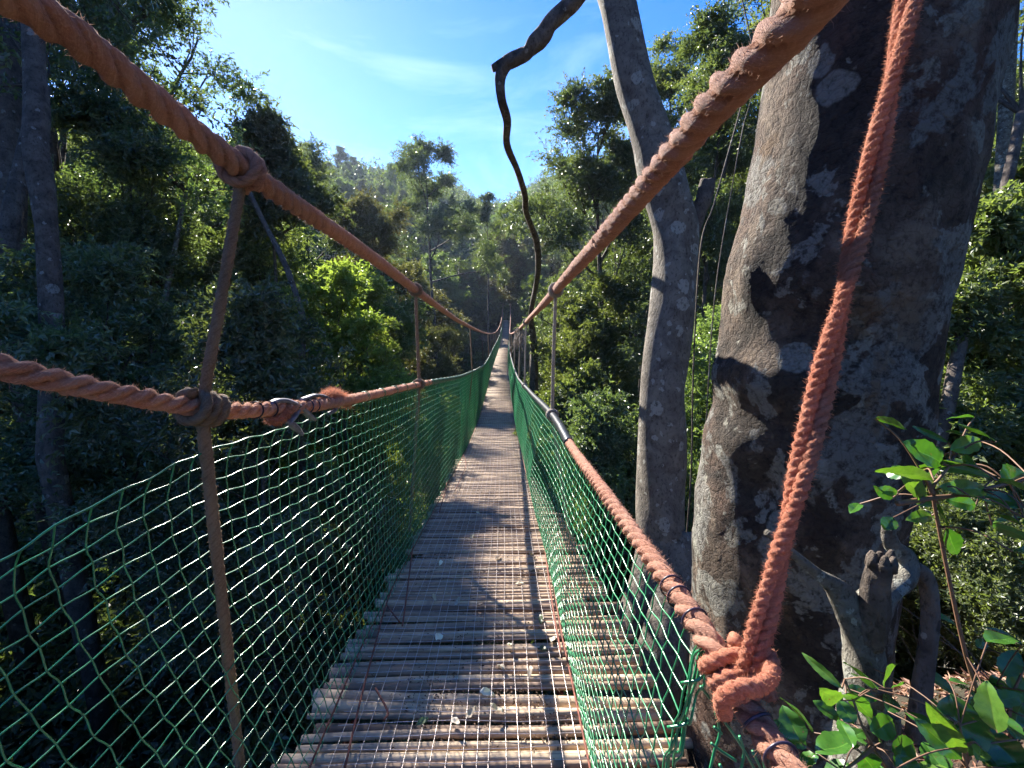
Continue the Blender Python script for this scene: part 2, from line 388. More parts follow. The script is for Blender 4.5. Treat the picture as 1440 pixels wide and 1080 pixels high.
# --- deck poles
def pole(mb, y, x0, x1, r, dz, tilt, rv, k=9, n=8, bend=None):
    xs = np.linspace(x0, x1, n); t = np.linspace(-1, 1, n)
    b = bend if bend is not None else rnd.uniform(-.012, .012)
    P = np.stack([xs + sway(y), y + tilt * t + b * (1 - t * t), deck_z(y) - r + dz + .004 * np.sin(t * 3 + y * 17)], 1)
    ra = r * (1 + .10 * np.linspace(-1, 1, n) * rnd.choice((-1, 1)) + .03 * np.array([rnd.uniform(-1, 1) for _ in range(n)]))
    tube(mb, P, ra, k, True, None, rv=rv)
y = .75; count = 0; far_mb = MB()
while y < LEN:
    r = rnd.choice((.012, .014, .016, .018, .020, .023)) * rnd.uniform(.9, 1.1)
    x0 = CX - .575 + .07 * min(1, max(0, (y - 1.5) / 1.2)) + rnd.gauss(0, .025); x1 = CX + .80 - .27 * min(1, max(0, (y - 2.0) / 3)) + rnd.gauss(0, .03)
    if rnd.random() < .10: x1 -= rnd.uniform(.05, .25)
    if rnd.random() < .06: x0 += rnd.uniform(.05, .15)
    rv = min(1, max(0, rnd.gauss(.45, .24)))
    dz = rnd.uniform(-.006, .006) 
    tilt = rnd.gauss(0, .007)
    if 1.42 < y < 1.5: tilt = -.035; r = .028; rv = .85
    if count < 100:
        m = MB(); pole(m, y, x0, x1, r, dz, tilt, rv, 12, 12)
        part('deck_pole', m, M_POLE, BR)
    else:
        pole(far_mb, y, x0, x1, r, dz, tilt, rv, 6 if y < 12 else 4, 5 if y < 14 else 2)
    count += 1
    y += r * 2 * rnd.uniform(1.0, 1.2) * (1.0 if y < 30 else 1.15)
y = -1.2
while y < .73:
    pole(far_mb, y, CX - .575 + rnd.gauss(0, .03), CX + .8 + rnd.gauss(0, .04), .019, 0, rnd.gauss(0, .007), min(1, max(0, rnd.gauss(.45, .24))), 8, 6); y += .041
dp = part('pole_decking', far_mb, M_POLE, BR); dp['kind'] = 'stuff'
# bearer ropes under the deck
for x in (CX - .42, CX + .42):
    m = MB(); ys = np.linspace(.5, LEN, 160)
    tube(m, np.stack([x + sway(ys), ys, deck_z(ys) - .075], 1), .014, 6)
    part('bearer_cable', m, M_RUST, BR)
# far platform end
m = MB()
for k in range(9):
    yy = LEN + .15 + k * .22; zz = float(deck_z(LEN)) + .03 + .0 * k
    x0, x1 = CX - .55 + .62, CX + .55 + .62
    V = [(x0, yy, zz), (x1, yy, zz), (x1, yy + .19, zz), (x0, yy + .19, zz), (x0, yy, zz - .05), (x1, yy, zz - .05), (x1, yy + .19, zz - .05), (x0, yy + .19, zz - .05)]
    m.add(V, [(0, 1, 2, 3), (4, 7, 6, 5), (0, 4, 5, 1), (1, 5, 6, 2), (2, 6, 7, 3), (3, 7, 4, 0)], rv=.95)
part('landing_boards', m, M_POLE, BR, False)

# --- welded wire mesh laid over the poles
m = MB(); x0, x1 = CX - .42, CX + .44
ysn = np.concatenate([np.arange(.75, 10, .05), np.arange(10, 24, .1)])
jit = lambda n, s: RNG.normal(0, s, n)
for x in np.arange(x0, x1 + .001, .05):
    ys = ysn[ysn < 24]; w = np.interp(ys, np.arange(0, 26, .6), RNG.normal(0, .005, 44)); zz = np.interp(ys, np.arange(0, 26, .5), RNG.uniform(.004, .016, 52))
    tube(m, np.stack([x + w + sway(ys), ys, deck_z(ys) + zz], 1), .0013, 4, False)
for yy in ysn:
    if yy > 15 : continue
    xs = np.linspace(x0 - .02, x1 + .02, 9); w = np.interp(xs, np.linspace(x0, x1, 5), RNG.normal(0, .004, 5))
    tube(m, np.stack([xs, yy + w, deck_z(yy) + .012 + 0 * xs], 1), .0013, 4, False)
part('wire_mesh', m, M_WIRE, BR)
# rusty edge wires, and loose rusty ties between deck edge and net
for x in (CX - .475, CX + .47):
    m = MB(); ys = np.arange(.8, 40, .25); w = np.interp(ys, np.arange(0, 42, .9), RNG.normal(0, .010, 47))
    tube(m, np.stack([x + w + sway(ys), ys, deck_z(ys) + .022 + np.abs(w)], 1), .0038, 5, False)
    part('edge_rod', m, M_RUST, BR)
def bar(mb, pts, r, k=6, n=6, **a): return tube(mb, catmull(pts, n), r, k, True, None, **a)
for pts in ([(485, 1080), (508, 980), (528, 905), (543, 850), (562, 800)], [(528, 968), (545, 1000), (540, 1012)], [(566, 880), (574, 820), (581, 765)], [(543, 850), (562, 875)],
            [(618, 720), (626, 690), (630, 668)], [(640, 690), (655, 655), (652, 640)], [(762, 740), (770, 800), (777, 850), (790, 925)]):
    m = MB(); P3 = []
    for (u, v) in pts:
        d = _ray(u, v); # meet the deck surface (a little above)
        t = 1.0
        for _ in range(40):
            p = EYE + d * t; t *= 1 + .35 * ((p[2] - (float(deck_z(p[1])) + .035)) / max(.3, E - p[2]))
        P3.append(EYE + d * t)
    bar(m, P3, .0042); part('rusty_tie_rod', m, M_RUST, BR)

# --- main cables and hand ropes
def rope_part(name, C, y0, y1, r, mat, parent, fuzz_to=3.2, hand=1, label=None, pitch=None, fz=4200, fl=.011):
    m = MB()
    a = cut(C, y0, min(y1, 2.4)) if y0 < 2.4 else None
    segs = [(y0, 1.6, 30, .30, fz), (1.6, 4.0, 18, .4, fz * .45), (4.0, 12, 9, .8, 0), (12, 70, 6, 2.2, 0)]
    for s0, s1, k, st, fzz in segs:
        b0, b1 = max(y0, s0), min(y1, s1)
        if b1 - b0 < .02: continue
        rope(m, cut(C, b0, b1), r, pitch, k, r * st, 3, .56, fzz, fl, None, hand)
    return part(name, m, mat, parent, label=label)
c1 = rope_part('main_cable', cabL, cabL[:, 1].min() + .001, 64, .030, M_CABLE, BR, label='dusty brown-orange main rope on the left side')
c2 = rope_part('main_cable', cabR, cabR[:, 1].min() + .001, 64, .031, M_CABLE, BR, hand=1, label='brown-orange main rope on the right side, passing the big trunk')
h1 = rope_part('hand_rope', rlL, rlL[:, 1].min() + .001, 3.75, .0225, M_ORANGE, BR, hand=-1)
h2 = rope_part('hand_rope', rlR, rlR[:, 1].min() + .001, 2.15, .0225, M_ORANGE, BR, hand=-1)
# wrapped far stretches of the hand ropes
def wrap_part(C, y0, y1, r, mat, label):
    m = MB(); P, s = resample(cut(C, y0, y1), .02)
    ph = s / .055 * 2 * np.pi
    tube(m, P, r, 10, True, lambda th, i: 1 + .07 * np.sign(np.sin(ph[i] + th)) * .6)
    return part('rope_wrapping', m, mat, BR, label=label)
wrap_part(rlR, 2.12, 63.8, .026, M_BLACK, 'black tape wrapping on the right hand rope')
wrap_part(rlL, 3.7, 63.8, .022, M_DWRAP, 'dark green wrapping on the left hand rope')

# --- suspender ropes (upper length main cable > hand rope, lower length hand rope > deck)
def knot(C, y, R0, r, turns, mat, parent, name='knot', fz=3000, extra=0.0):
    m = MB(); c = at_y(C, y); t = at_y(C, y + .03) - at_y(C, y - .03)
    W = wraps(c, t, R0, r, turns, start=rnd.uniform(0, 3))
    rope(m, W, r, None, 12, r * .5, 3, .28, fz, .008)
    if extra:   # a second, crossing turn
        W = wraps(c, t + np.array([.0, 0, extra]) , R0 + r * 1.1, r, 1.2, gap=r * .6, start=1.0)
        rope(m, W, r, None, 12, r * .5, 3, .28, fz, .008)
    return part(name, m, mat, parent)
def suspender(side, y, r=.0125, detail=True, mat=M_TAN, lower=True, top=None, mid=None, foot=None, ym=None):
    C, Q = (cabL, rlL) if side < 0 else (cabR, rlR)
    a = at_y(C, y) if top is None else top
    b = at_y(Q, y) if mid is None else mid
    ft = np.array([(CX - .60 if side < 0 else CX + .68) + float(sway(y)), y + .02, float(deck_z(y)) - .03]) if foot is None else foot
    if detail:
        m = MB()
        mid1 = (a + b) / 2 + np.array([rnd.uniform(-.008, .008), rnd.uniform(-.008, .008), 0])
        rope(m, catmull([a, mid1, b], 6), r, None, 10, r * .7, 3, .3, 2500 if y < 4 else 0, .008)
        o = part('suspender_rope', m, mat, BR)
        knot(C, y, .028, r, 2.3, mat if y > 2 else M_CABLE, o, fz=2500 if y < 4 else 0)
        knot(Q, ym or y, .022, r, 3.0, mat, o, fz=2500 if y < 4 else 0)
    else:
        m = MB(); tube(m, np.array([a, b]), r, 5)
        o = part('suspender_rope', m, mat, BR)
    if lower:
        m = MB()
        pts = catmull([b, b * .6 + ft * .4 + np.array([-.0 * side, 0, 0]), ft], 8)
        if detail and y < 4: rope(m, pts, r * 1.12, None, 10, r * .8, 3, .3, 1500, .006)
        else: tube(m, pts, r, 6)
        part('lower_tie_rope', m, mat, BR)
    return o
# nearest left one, drawn through its places in the photograph
yL = at_y(cabL, .5)[1]
def y_at_u(C, u):
    # forward distance where the curve crosses pixel column u
    d = C - EYE; z = d @ _f; uu = 720 + F * (d @ _r) / z
    ok = z > .2; i = np.argmin(np.where(ok, abs(uu - u), 1e9)); return C[i, 1]
y1a, y1b = y_at_u(cabL, 343), y_at_u(rlL, 283)
suspender(-1, y1a, .0135, True, M_TAN, True, at_y(cabL, y1a), at_y(rlL, y1b), Px(342, 1120, -.83), y1b)
suspender(-1, y_at_u(cabL, 587), .0125, True, M_TAN, True)
for yy in (8.4, 13): suspender(-1, yy, .013, False, M_TAN)
for yy in (18, 22, 26, 31, 36, 42, 48, 54): suspender(-1, yy, .016, False, M_TAN, False)
suspender(1, 2.9, .0125, True, M_PALE, True)
suspender(1, 6.6, .014, True, M_PALE, True)
for yy in (9, 13): suspender(1, yy, .014, False, M_PALE)
for yy in (18, 22, 26, 31, 36, 42, 48, 54): suspender(1, yy, .016, False, M_TAN, False)

# frayed pale rope ends tangled on the right main cable
m = MB()
c = at_y(cabR, 9.4)
for k in range(22):
    p = c + np.array([rnd.uniform(-.06, .06), rnd.uniform(-.4, .3), rnd.uniform(-.04, .04)])
    q = [p]
    for j in range(5): q.append(q[-1] + np.array([rnd.uniform(-.07, .07), rnd.uniform(-.05, .05), -rnd.uniform(.03, .12)]))
    tube(m, catmull(q, 4), .011, 5)
part('frayed_rope_end', m, M_PALE, BR)

# --- the doubled red rope with its big knot, rising from the right hand rope
kc = Px(1032, 952, .365)
top = Pz(1300, -95, .70); 
ax = catmull([Pz(1052, 955, .640), Pz(1064, 905, .640), Pz(1120, 690, .655), Pz(1190, 400, .67), Pz(1240, 180, .685), Pz(1285, -30, .70), Pz(1330, -260, .73)], 14)
axr, s_ = resample(ax, .006)
T_, N_, B_ = frames(axr)
m = MB()
for k in range(2):
    ph = k * math.pi + 2 * math.pi * s_ / .75 + .6
    sep = .0084 
    P = axr + (N_ * np.cos(ph)[:, None] + B_ * np.sin(ph)[:, None]) * sep
    rope(m, P, .0112, .047, 18, .004, 3, .46, 8000, .008, None, 1, .06)
tw = part('anchor_rope', m, M_DEEP, BR, label='doubled red-orange fuzzy rope rising to the big trunk')
m = MB(); t = at_y(rlR, kc[1] + .03) - at_y(rlR, kc[1] - .03)
rope(m, wraps(kc + t * .05, t, .0225, .0118, 3.1, gap=.025, start=.4), .0115, .05, 18, .004, 3, .4, 5000, .007, None, 1, .02)
rg2 = np.random.default_rng(3)
L1 = catmull([Pz(1018, 1004, .60), Pz(1016, 982, .565), Pz(1040, 968, .55), Pz(1066, 966, .565), Pz(1084, 950, .60), Pz(1082, 922, .64), Pz(1062, 912, .67)], 8)
rope(m, L1, .0115, .05, 18, .004, 3, .4, 5000, .007, None, 1, .02)
part('big_knot', m, M_DEEP, tw)

# cable ties on the hand ropes
def tie(C, u, r, mat=M_TIE, tail=True, parent=None):
    yy = y_at_u(C, u); c = at_y(C, yy); t = at_y(C, yy + .02) - at_y(C, yy - .02)
    m = MB(); tube(m, wraps(c, t, r, .0012, 1.0, gap=.0003, n=28), .0022, 6)
    part('cable_tie', m, mat, parent)
for u in (947, 953, 975, 1066, 1096): tie(rlR, u, .0222, parent=h2)
for u in (362, 364.5, 378, 379.5, 381, 435, 445): tie(rlL, u, .0222, parent=h1)
# the spliced stretch on the left hand rope: orange tuft ends bound with grey straps
def blob_rope(name, pts, rr, mat, parent, fz, fl=.014, lab=None):
    m = MB(); rope(m, catmull(pts, 6), np.array(rr), .09, 16, .004, 5, .12, fz, fl, None, 1, .1); return part(name, m, mat, parent, label=lab)
X0 = -.70
def q(u, v, x=X0): return Px(u, v, x)
blob_rope('rope_tuft', [q(376, 590, -.705), q(390, 590, -.695), q(402, 578, -.69), q(412, 568, -.70)], [.006, .019, .021, .013, .008], M_DEEP, h1, 26000, .012, 'orange frayed rope end bound to the left hand rope')
blob_rope('rope_tuft', [q(455, 559, -.69), q(468, 556, -.69), q(482, 562, -.68), q(492, 567, -.675)], [.006, .017, .020, .016, .010], M_DEEP, h1, 34000, .026)
def strap(pts, w=.011):
    m = MB(); P = catmull(pts, 8); n = len(P); tube(m, P, w, 8, True, lambda th, i: .45 + .55 * np.abs(np.cos(th))); part('grey_strap', m, M_GREY, h1)
strap([q(376, 580, -.71), q(385, 566, -.70), q(402, 564, -.69), q(420, 572, -.685), q(430, 580, -.68), q(441, 590, -.68)], .013)
strap([q(423, 570, -.685), q(415, 585, -.68), q(408, 596, -.68), q(420, 606, -.68)], .010)
strap([q(402, 592, -.69), q(415, 598, -.68), q(424, 611, -.68)], .010)
strap([q(425, 562, -.69), q(445, 556, -.69), q(462, 561, -.68), q(472, 575, -.675), q(462, 582, -.68)], .010)

# --- safety nets
foot = lambda side, y: np.stack([(CX - .475 if side < 0 else CX + .475) + sway(y), y, deck_z(y) + .0], -1)
def net(side, ytop, T, ybot, rows, bulge, name, label, rad=.0019):
    m = MB(); n = len(ytop)
    B = foot(side, ybot)
    vv = np.linspace(0, 1, rows + 1)
    wob = np.stack([np.interp(ybot, np.arange(-2, 70, .35), RNG.normal(0, 1, 206)) for _ in range(3)], 1)
    G = np.zeros((n, rows + 1, 3))
    zz = np.where(np.arange(n) % 2 == 0, 1, -1)
    for j, v in enumerate(vv):
        env = math.sin(math.pi * v)
        P = T * (1 - v) + B * v
        P = P + np.stack([side * bulge(ybot, v) + .012 * wob[:, 0] * env, .010 * wob[:, 1] * env, .006 * wob[:, 2] * env], 1)
        s = (1 if j % 2 else -1)
        P[:, 2] += zz * .003 * s; P[:, 1] += s * .003
        G[:, j] = P + RNG.normal(0, .0009, P.shape)
    yb = ybot
    # strands along the bridge
    for j in range(rows + 1):
        P = G[:, j]
        i1 = int(np.searchsorted(yb, 6)); i2 = int(np.searchsorted(yb, 18))
        for a, b, k, stp in ((0, i1 + 1, 5, 1), (i1, i2 + 1, 4, 1), (i2, n, 3, 1)):
            Q = P[a:b:stp]
            if len(Q) > 2:
                if a == 0: Q = catmull(Q, 3)
                tube(m, Q, rad * (1.25 if j == 0 else 1) * (1 if a < i1 else (1.5 if a < i2 else 2.2)), k, False)
    # strands from rail to deck
    for i in range(n):
        P = G[i]
        if yb[i] < 6: tube(m, catmull(P, 3), rad, 5, False)
        elif yb[i] < 18: tube(m, P, rad * 1.45, 4, False)
        else: tube(m, P[::2], rad * 2.0, 3, False)
    # the cast knots where near strands cross
    near = G[yb < 1.9].reshape(-1, 3); o8 = np.array([[1, 0, 0], [-1, 0, 0], [0, 1, 0], [0, -1, 0], [0, 0, 1], [0, 0, -1]]) * rad * 1.6
    V = (near[:, None] + o8[None]).reshape(-1, 3); o = np.arange(len(near))[:, None] * 6
    m.add(V, t=np.concatenate([o + np.array([f]) for f in ((0, 2, 4), (2, 1, 4), (1, 3, 4), (3, 0, 4), (2, 0, 5), (1, 2, 5), (3, 1, 5), (0, 3, 5))]))
    return part(name, m, M_NET, BR, True, label), G
def spaced(y0):
    return np.concatenate([np.arange(y0, 20, .047), np.arange(20, 40, .08), np.arange(40, 63, .14)])
ybL = spaced(.30)
# top edge of the left net: free and sagging near the camera, then laced to the hand rope
topL = catmull([Px(-330, 985, -.84), Px(-150, 880, -.84), Px(0, 790, -.83), Px(120, 717, -.80), Px(230, 662, -.77), Px(300, 630, -.75), Px(370, 611, -.715), Px(430, 592, -.695), Px(485, 574, -.675), Px(540, 559, -.66), at_y(rlL, at_y(cabL, y_at_u(cabL, 592))[1]) - np.array([0, 0, .028])] +
               [at_y(rlL, y) - np.array([0, 0, .022]) for y in (4.2, 5, 6, 8, 10, 13, 17, 22, 27, 32, 38, 44, 50, 56, 63)], 10)
lag = np.interp(ybL, [0, .9, 1.3, 2.2], [.22, .18, .10, 0])
TL = np.stack([np.interp(ybL - lag, topL[:, 1], topL[:, k]) for k in range(3)], 1)
def bulL(y, v):
    near = np.clip((1.7 - y) / 1.1, 0, 1)
    return math.sin(math.pi * v ** .62) * (.02 + .085 * near) + .03 * np.sin(y * 1.7) * math.sin(math.pi * v)
netL, GL = net(-1, ybL - lag, TL, ybL, 23, bulL, 'safety_net', 'green left-hand net, its top edge sagging free near the viewer', .0018)
ybR = spaced(y_at_u(rlR, 985))
TR = np.stack([at_y(rlR, y) for y in ybR]) - np.array([0, 0, .03])
def bulR(y, v):
    return math.sin(math.pi * v) * (-.045 + .02 * np.sin(y * 1.3)) - .02 * math.sin(math.pi * v ** 2)
netR, GR = net(1, ybR, TR, ybR, 25, bulR, 'safety_net', 'green right-hand net hung from the taped hand rope', .0018)
# gathered end of the right net and the torn strands beyond it
m = MB()
for k in range(4):
    o = np.array([rnd.uniform(.0, .02), rnd.uniform(-.012, .004), 0]); P = GR[0] + o + RNG.normal(0, .003, GR[0].shape)
    tube(m, catmull(P, 3), .0024, 5, False)
for j in range(2, 22, 3):
    p = GR[0][j]; tube(m, catmull([p + np.array([-.012, .0, -.01]), p + np.array([.012, -.01, .006]), p + np.array([.024, -.005, .014])], 4), .003, 5)
part('gathered_edge', m, M_NET, netR)
m = MB()
tears = [[(985, 965), (1000, 985), (1012, 1005), (1040, 1045), (1060, 1080), (1075, 1110)], [(1006, 1000), (1012, 1030), (1005, 1055), (998, 1085)], [(1040, 1035), (1046, 1060), (1040, 1090)],
         [(1000, 1045), (1012, 1055), (1035, 1070)], [(1004, 1022), (1015, 1032)], [(1012, 1075), (1022, 1095)], [(1074, 1070), (1080, 1100)], [(1058, 1056), (1072, 1085), (1090, 1110)]]
for tr in tears: tube(m, catmull([Pz(u, v, .70) for u, v in tr], 5), .0023, 6)
part('torn_strand', m, M_NET, netR)
# green cord lashings of the left net round the lower tie rope and the rail
m = MB()
for yy in np.arange(2.0, 16, .26):
    c = at_y(rlL, yy); t = at_y(rlL, yy + .03) - at_y(rlL, yy - .03)
    tube(m, wraps(c, t, .0225, .0015, 1.5, gap=.02, n=12), .0016, 4)
netL['label'] = netL['label']; part('lashing_cord', m, M_NET, netL)['kind'] = 'stuff'
# ================================================================== terrain
def sstep(x): x = np.clip(x, 0, 1); return x * x * (3 - 2 * x)
def vnoise(x, y, s, seed=0):
    x = np.asarray(x, float) / s; y = np.asarray(y, float) / s
    xi = np.floor(x).astype(int); yi = np.floor(y).astype(int); fx = sstep(x - xi); fy = sstep(y - yi)
    def h(a, b): 
        n = (a * 374761393 + b * 668265263 + seed * 974711) & 0x7fffffff
        n = ((n ^ (n >> 13)) * 1274126177) & 0x7fffffff; return ((n ^ (n >> 16)) & 0xffff) / 65535.0
    return (h(xi, yi) * (1 - fx) + h(xi + 1, yi) * fx) * (1 - fy) + (h(xi, yi + 1) * (1 - fx) + h(xi + 1, yi + 1) * fx) * fy
_base = [(-400, 30), (-60, 6), (-20, 1.2), (0, -.35), (1.2, -1.0), (4, -3.4), (9, -6.2), (16, -8.0), (30, -9.6), (45, -8), (56, -4.5), (63, -1.4), (67, -.7), (75, 2), (95, 11), (130, 22), (220, 42), (420, 60)]
_bx = np.array([b[0] for b in _base]); _bz = np.array([b[1] for b in _base])
def ground(x, y):
    x = np.asarray(x, float); y = np.asarray(y, float)
    b = np.interp(y, _bx, _bz)
    right = sstep((x - 1.0) / 1.6) * np.clip(-.1 - b, 0, 1.4) * sstep((6 - y) / 5) + sstep((x - 2) / 26) * (9 + .05 * np.clip(y, 0, 80)) * sstep((y + 30) / 34)
    left = -1.6 * sstep((-x - .9) / 2.0) * sstep((10 + x) / 6) * sstep((7 - y) / 5) + sstep((-x - 4) / 34) * 11 * sstep((y + 30) / 34)
    far = np.clip(np.abs(x) - 60, 0, 400) * .16
    n = (vnoise(x, y, 9, 1) - .5) * 1.4 + (vnoise(x, y, 2.7, 2) - .5) * .35 + (vnoise(x, y, .7, 3) - .5) * .08
    damp = .25 + .75 * sstep((np.hypot(x - 1, y) - 2) / 8)
    return b + right + left + far + n * damp
m = MB()
gx = np.concatenate([np.arange(-420, -40, 12.0), np.arange(-40, -8, 1.2), np.arange(-8, 9, .22), np.arange(9, 42, 1.2), np.arange(42, 421, 12.0)])
gy = np.concatenate([np.arange(-400, -20, 20.0), np.arange(-20, -4, 1.5), np.arange(-4, 9, .22), np.arange(9, 90, 1.2), np.arange(90, 421, 10.0)])
X, Y = np.meshgrid(gx, gy); Z = ground(X, Y)
V = np.stack([X, Y, Z], -1).reshape(-1, 3); nx = len(gx)
i = np.arange(len(gy) - 1)[:, None] * nx + np.arange(nx - 1)[None, :]
m.add(V, np.stack([i, i + 1, i + nx + 1, i + nx], -1).reshape(-1, 4))
mt = NT('forest_floor'); ob = mt.obj()
n1 = mt.noise(ob, 34, 6, .75).outputs['Fac']; n2 = mt.noise(ob, 1.2, 4).outputs['Fac']
c = mt.ramp(n1, [(.33, c4(.018, .012, .008)), (.5, c4(.075, .045, .028)), (.62, c4(.17, .10, .065)), (.72, c4(.30, .2, .14))])
c = mt.mix(mt.ramp(n2, [(.42, c4(0, 0, 0)), (.62, c4(.7, .7, .7))]), c, c4(.03, .045, .018))
M_FLOOR = mt.done(mt.bsdf(Base_Color=c, Roughness=.9, Normal=mt.bump(n1, 1, .04)))
gob = link('ground', m.mesh('ground', M_FLOOR)); gob['kind'] = 'structure'

# ================================================================== leaves and trees
def leaf_quads(mb, P, D, Nn, L, W, rg, fold=.25, lv=None):
    """P base, D along, Nn face normal; diamond leaves slightly folded"""
    n = len(P); S = np.cross(D, Nn); S /= np.linalg.norm(S, axis=1)[:, None] + 1e-9
    Nn = np.cross(S, D)
    L = np.asarray(L)[:, None]; W = np.asarray(W)[:, None]
    up = Nn * W * fold
    V = np.stack([P, P + D * L * .45 + S * W * .5 + up, P + D * L - Nn * L * .12, P + D * L * .45 - S * W * .5 + up], 1).reshape(-1, 3)
    o = np.arange(n)[:, None] * 4
    lv = rg.random(n) if lv is None else lv
    mb.add(V, t=np.concatenate([o + np.array([[0, 1, 2]]), o + np.array([[0, 2, 3]])]), lv=np.repeat(lv, 4))
def foliage(mb, C, rad, rg, twigs=9, per=11, L=.08, asp=.45, upb=.6, flat=.7, wood=None, twr=.0025):
    """leafy twigs radiating from each cluster centre C (n,3) of radius rad (n,)"""
    C = np.asarray(C); n = len(C); rad = np.broadcast_to(rad, (n,))
    T = n * twigs
    d = rg.normal(size=(T, 3)); d[:, 2] = d[:, 2] * flat + .28; d /= np.linalg.norm(d, axis=1)[:, None]
    c = np.repeat(C, twigs, 0); r = np.repeat(rad, twigs) * rg.uniform(.55, 1.25, T)
    cl = np.repeat(rg.uniform(0, 1, n), twigs)
    t = (np.arange(per)[None, :] + rg.random((T, per))) / per
    t = .2 + .85 * t
    P = c[:, None] + d[:, None] * (t * r[:, None])[:, :, None]
    P[:, :, 2] -= (t ** 2 * r[:, None]) * .18
    P = P.reshape(-1, 3); N = len(P)
    dd = np.repeat(d, per, 0)
    D = dd * .55 + rg.normal(0, .62, (N, 3)); D[:, 2] -= .08; D /= np.linalg.norm(D, axis=1)[:, None]
    Nn = rg.normal(0, .55, (N, 3)); Nn[:, 2] += upb; Nn += dd * .35
    l = L * rg.uniform(.65, 1.25, N)
    lv = np.clip(np.repeat(cl, per) * .5 + rg.random(N) * .6, 0, 1)
    leaf_quads(mb, P, D, Nn, l, l * asp * rg.uniform(.8, 1.2, N), rg, lv=lv)
    if wood is not None:
        for k in range(T):
            tube(wood, np.array([c[k], c[k] + d[k] * r[k] * .5 + [0, 0, -.02 * r[k]], c[k] + d[k] * r[k] * .95 - [0, 0, .15 * r[k]]]), [twr, twr * .7, twr * .3], 3, False)
def skeleton(rg, H, r0, cb, spread, nl, sub=4, lean=(0, 0), wob=.03, up=.5, subsub=3, tipr=.5):
    """returns [(points, radii)], [cluster centres], [cluster radii]; base at the origin"""
    tubes = []; C = []; CR = []
    n = 12; t = np.linspace(0, 1, n)
    P = np.stack([lean[0] * H * t ** 1.3 + np.cumsum(rg.normal(0, wob * H / n, n)), lean[1] * H * t ** 1.3 + np.cumsum(rg.normal(0, wob * H / n, n)), H * .93 * t], 1); P[0, :2] = 0
    rr = r0 * (1 - t * .85) + r0 * .5 * np.exp(-t * 22)
    tubes.append((catmull(P, 3), np.interp(np.linspace(0, 1, (n - 1) * 3 + 1), t, rr)))
    def branch(p, d, L, r, lev):
        k = 6; pts = [p]; dd = d.copy()
        for j in range(k):
            dd = dd + rg.normal(0, .17, 3) + np.array([0, 0, up * .12]); dd /= np.linalg.norm(dd)
            pts.append(pts[-1] + dd * L / k)
        pts = np.array(pts); rad = r * (1 - np.linspace(0, 1, k + 1) * .75)
        tubes.append((pts, rad))
        nch = sub if lev == 0 else subsub
        if lev < 2:
            for q in range(nch):
                f = rg.uniform(.4, 1.0); i = min(k, int(f * k)); bp = pts[i]
                a = rg.normal(0, 1, 3); a -= dd * np.dot(a, dd) * .6; a[2] += .25; a /= np.linalg.norm(a)
                nd = dd * .5 + a * .85; nd /= np.linalg.norm(nd)
                branch(bp, nd, L * rg.uniform(.38, .6), rad[i] * .6, lev + 1)
        if lev >= 1:
            for f in ((1.0,) if lev == 1 else (.5, 1.0)):
                C.append(pts[int(f * k)]); CR.append(tipr * rg.uniform(.7, 1.2))
    for q in range(nl):
        f = cb + (1 - cb) * (q + rg.uniform(.2, .8)) / nl
        i = f * (n - 1); p = P[int(i)] * (1 - i % 1) + P[min(n - 1, int(i) + 1)] * (i % 1)
        az = q * 2.4 + rg.uniform(-.5, .5); g = (f - cb) / (1 - cb)
        el = R(15 + 50 * g)
        d = np.array([math.cos(az) * math.cos(el), math.sin(az) * math.cos(el), math.sin(el)])
        Lb = spread * (1 - .55 * g ** 1.5) * rg.uniform(.75, 1.2)
        branch(p, d, Lb, r0 * .38 * (1 - .5 * g), 0)
    C.append(P[-1]); CR.append(tipr)
    return tubes, np.array(C), np.array(CR)
def wood_mb(tubes, k=6, minr=0):
    m = MB()
    for P, r in tubes:
        if r[0] > minr: tube(m, P, r, 8 if r[0] > .08 else (5 if r[0] > .02 else 3), False)
    return m
PROTO = {}
def proto(key, seed, H, r0, cb, spread, nl, leafmat, L, twigs, per, bark=None, **kw):
    rg = np.random.default_rng(seed)
    asp = kw.pop('asp', .42); upb = kw.pop('upb', .6); drop = kw.pop('drop', 0)
    tb, C, CR = skeleton(rg, H, r0, cb, spread, nl, **kw)
    if drop: keep = rg.random(len(C)) > drop; C, CR = C[keep], CR[keep]
    mb = MB(); foliage(mb, C, CR, rg, twigs, per, L, asp, upb)
    PROTO[key] = (wood_mb(tb, minr=.006).mesh('trunk', bark or M_BARK3), mb.mesh('crown', leafmat, False), H)
proto('dense', 1, 10, .17, .30, 2.7, 13, M_LDARK, .17, 9, 10, sub=4, tipr=.62)
proto('round', 2, 9, .16, .22, 2.8, 13, M_LMID, .16, 9, 10, sub=4, tipr=.62)
proto('airy', 3, 11, .15, .45, 2.3, 10, M_LMID, .15, 8, 10, sub=3, tipr=.55)
proto('olive', 4, 8, .14, .20, 2.6, 12, M_LOLIVE, .13, 9, 11, sub=4, tipr=.55)
proto('tall', 5, 12, .17, .5, 2.2, 10, M_LDARK, .15, 9, 10, sub=4, tipr=.55)
proto('shrub', 6, 3.6, .05, .12, 1.5, 9, M_LMID, .085, 9, 10, sub=4, tipr=.36)
proto('shrubdark', 7, 4.2, .06, .12, 1.7, 10, M_LDARK, .085, 9, 10, sub=4, tipr=.38)
proto('fine', 8, 9, .13, .35, 2.3, 12, M_LDARK, .09, 12, 14, sub=5, tipr=.5, drop=.25)
proto('finemid', 9, 8, .12, .30, 2.3, 12, M_LMID, .09, 12, 14, sub=5, tipr=.5, drop=.2)

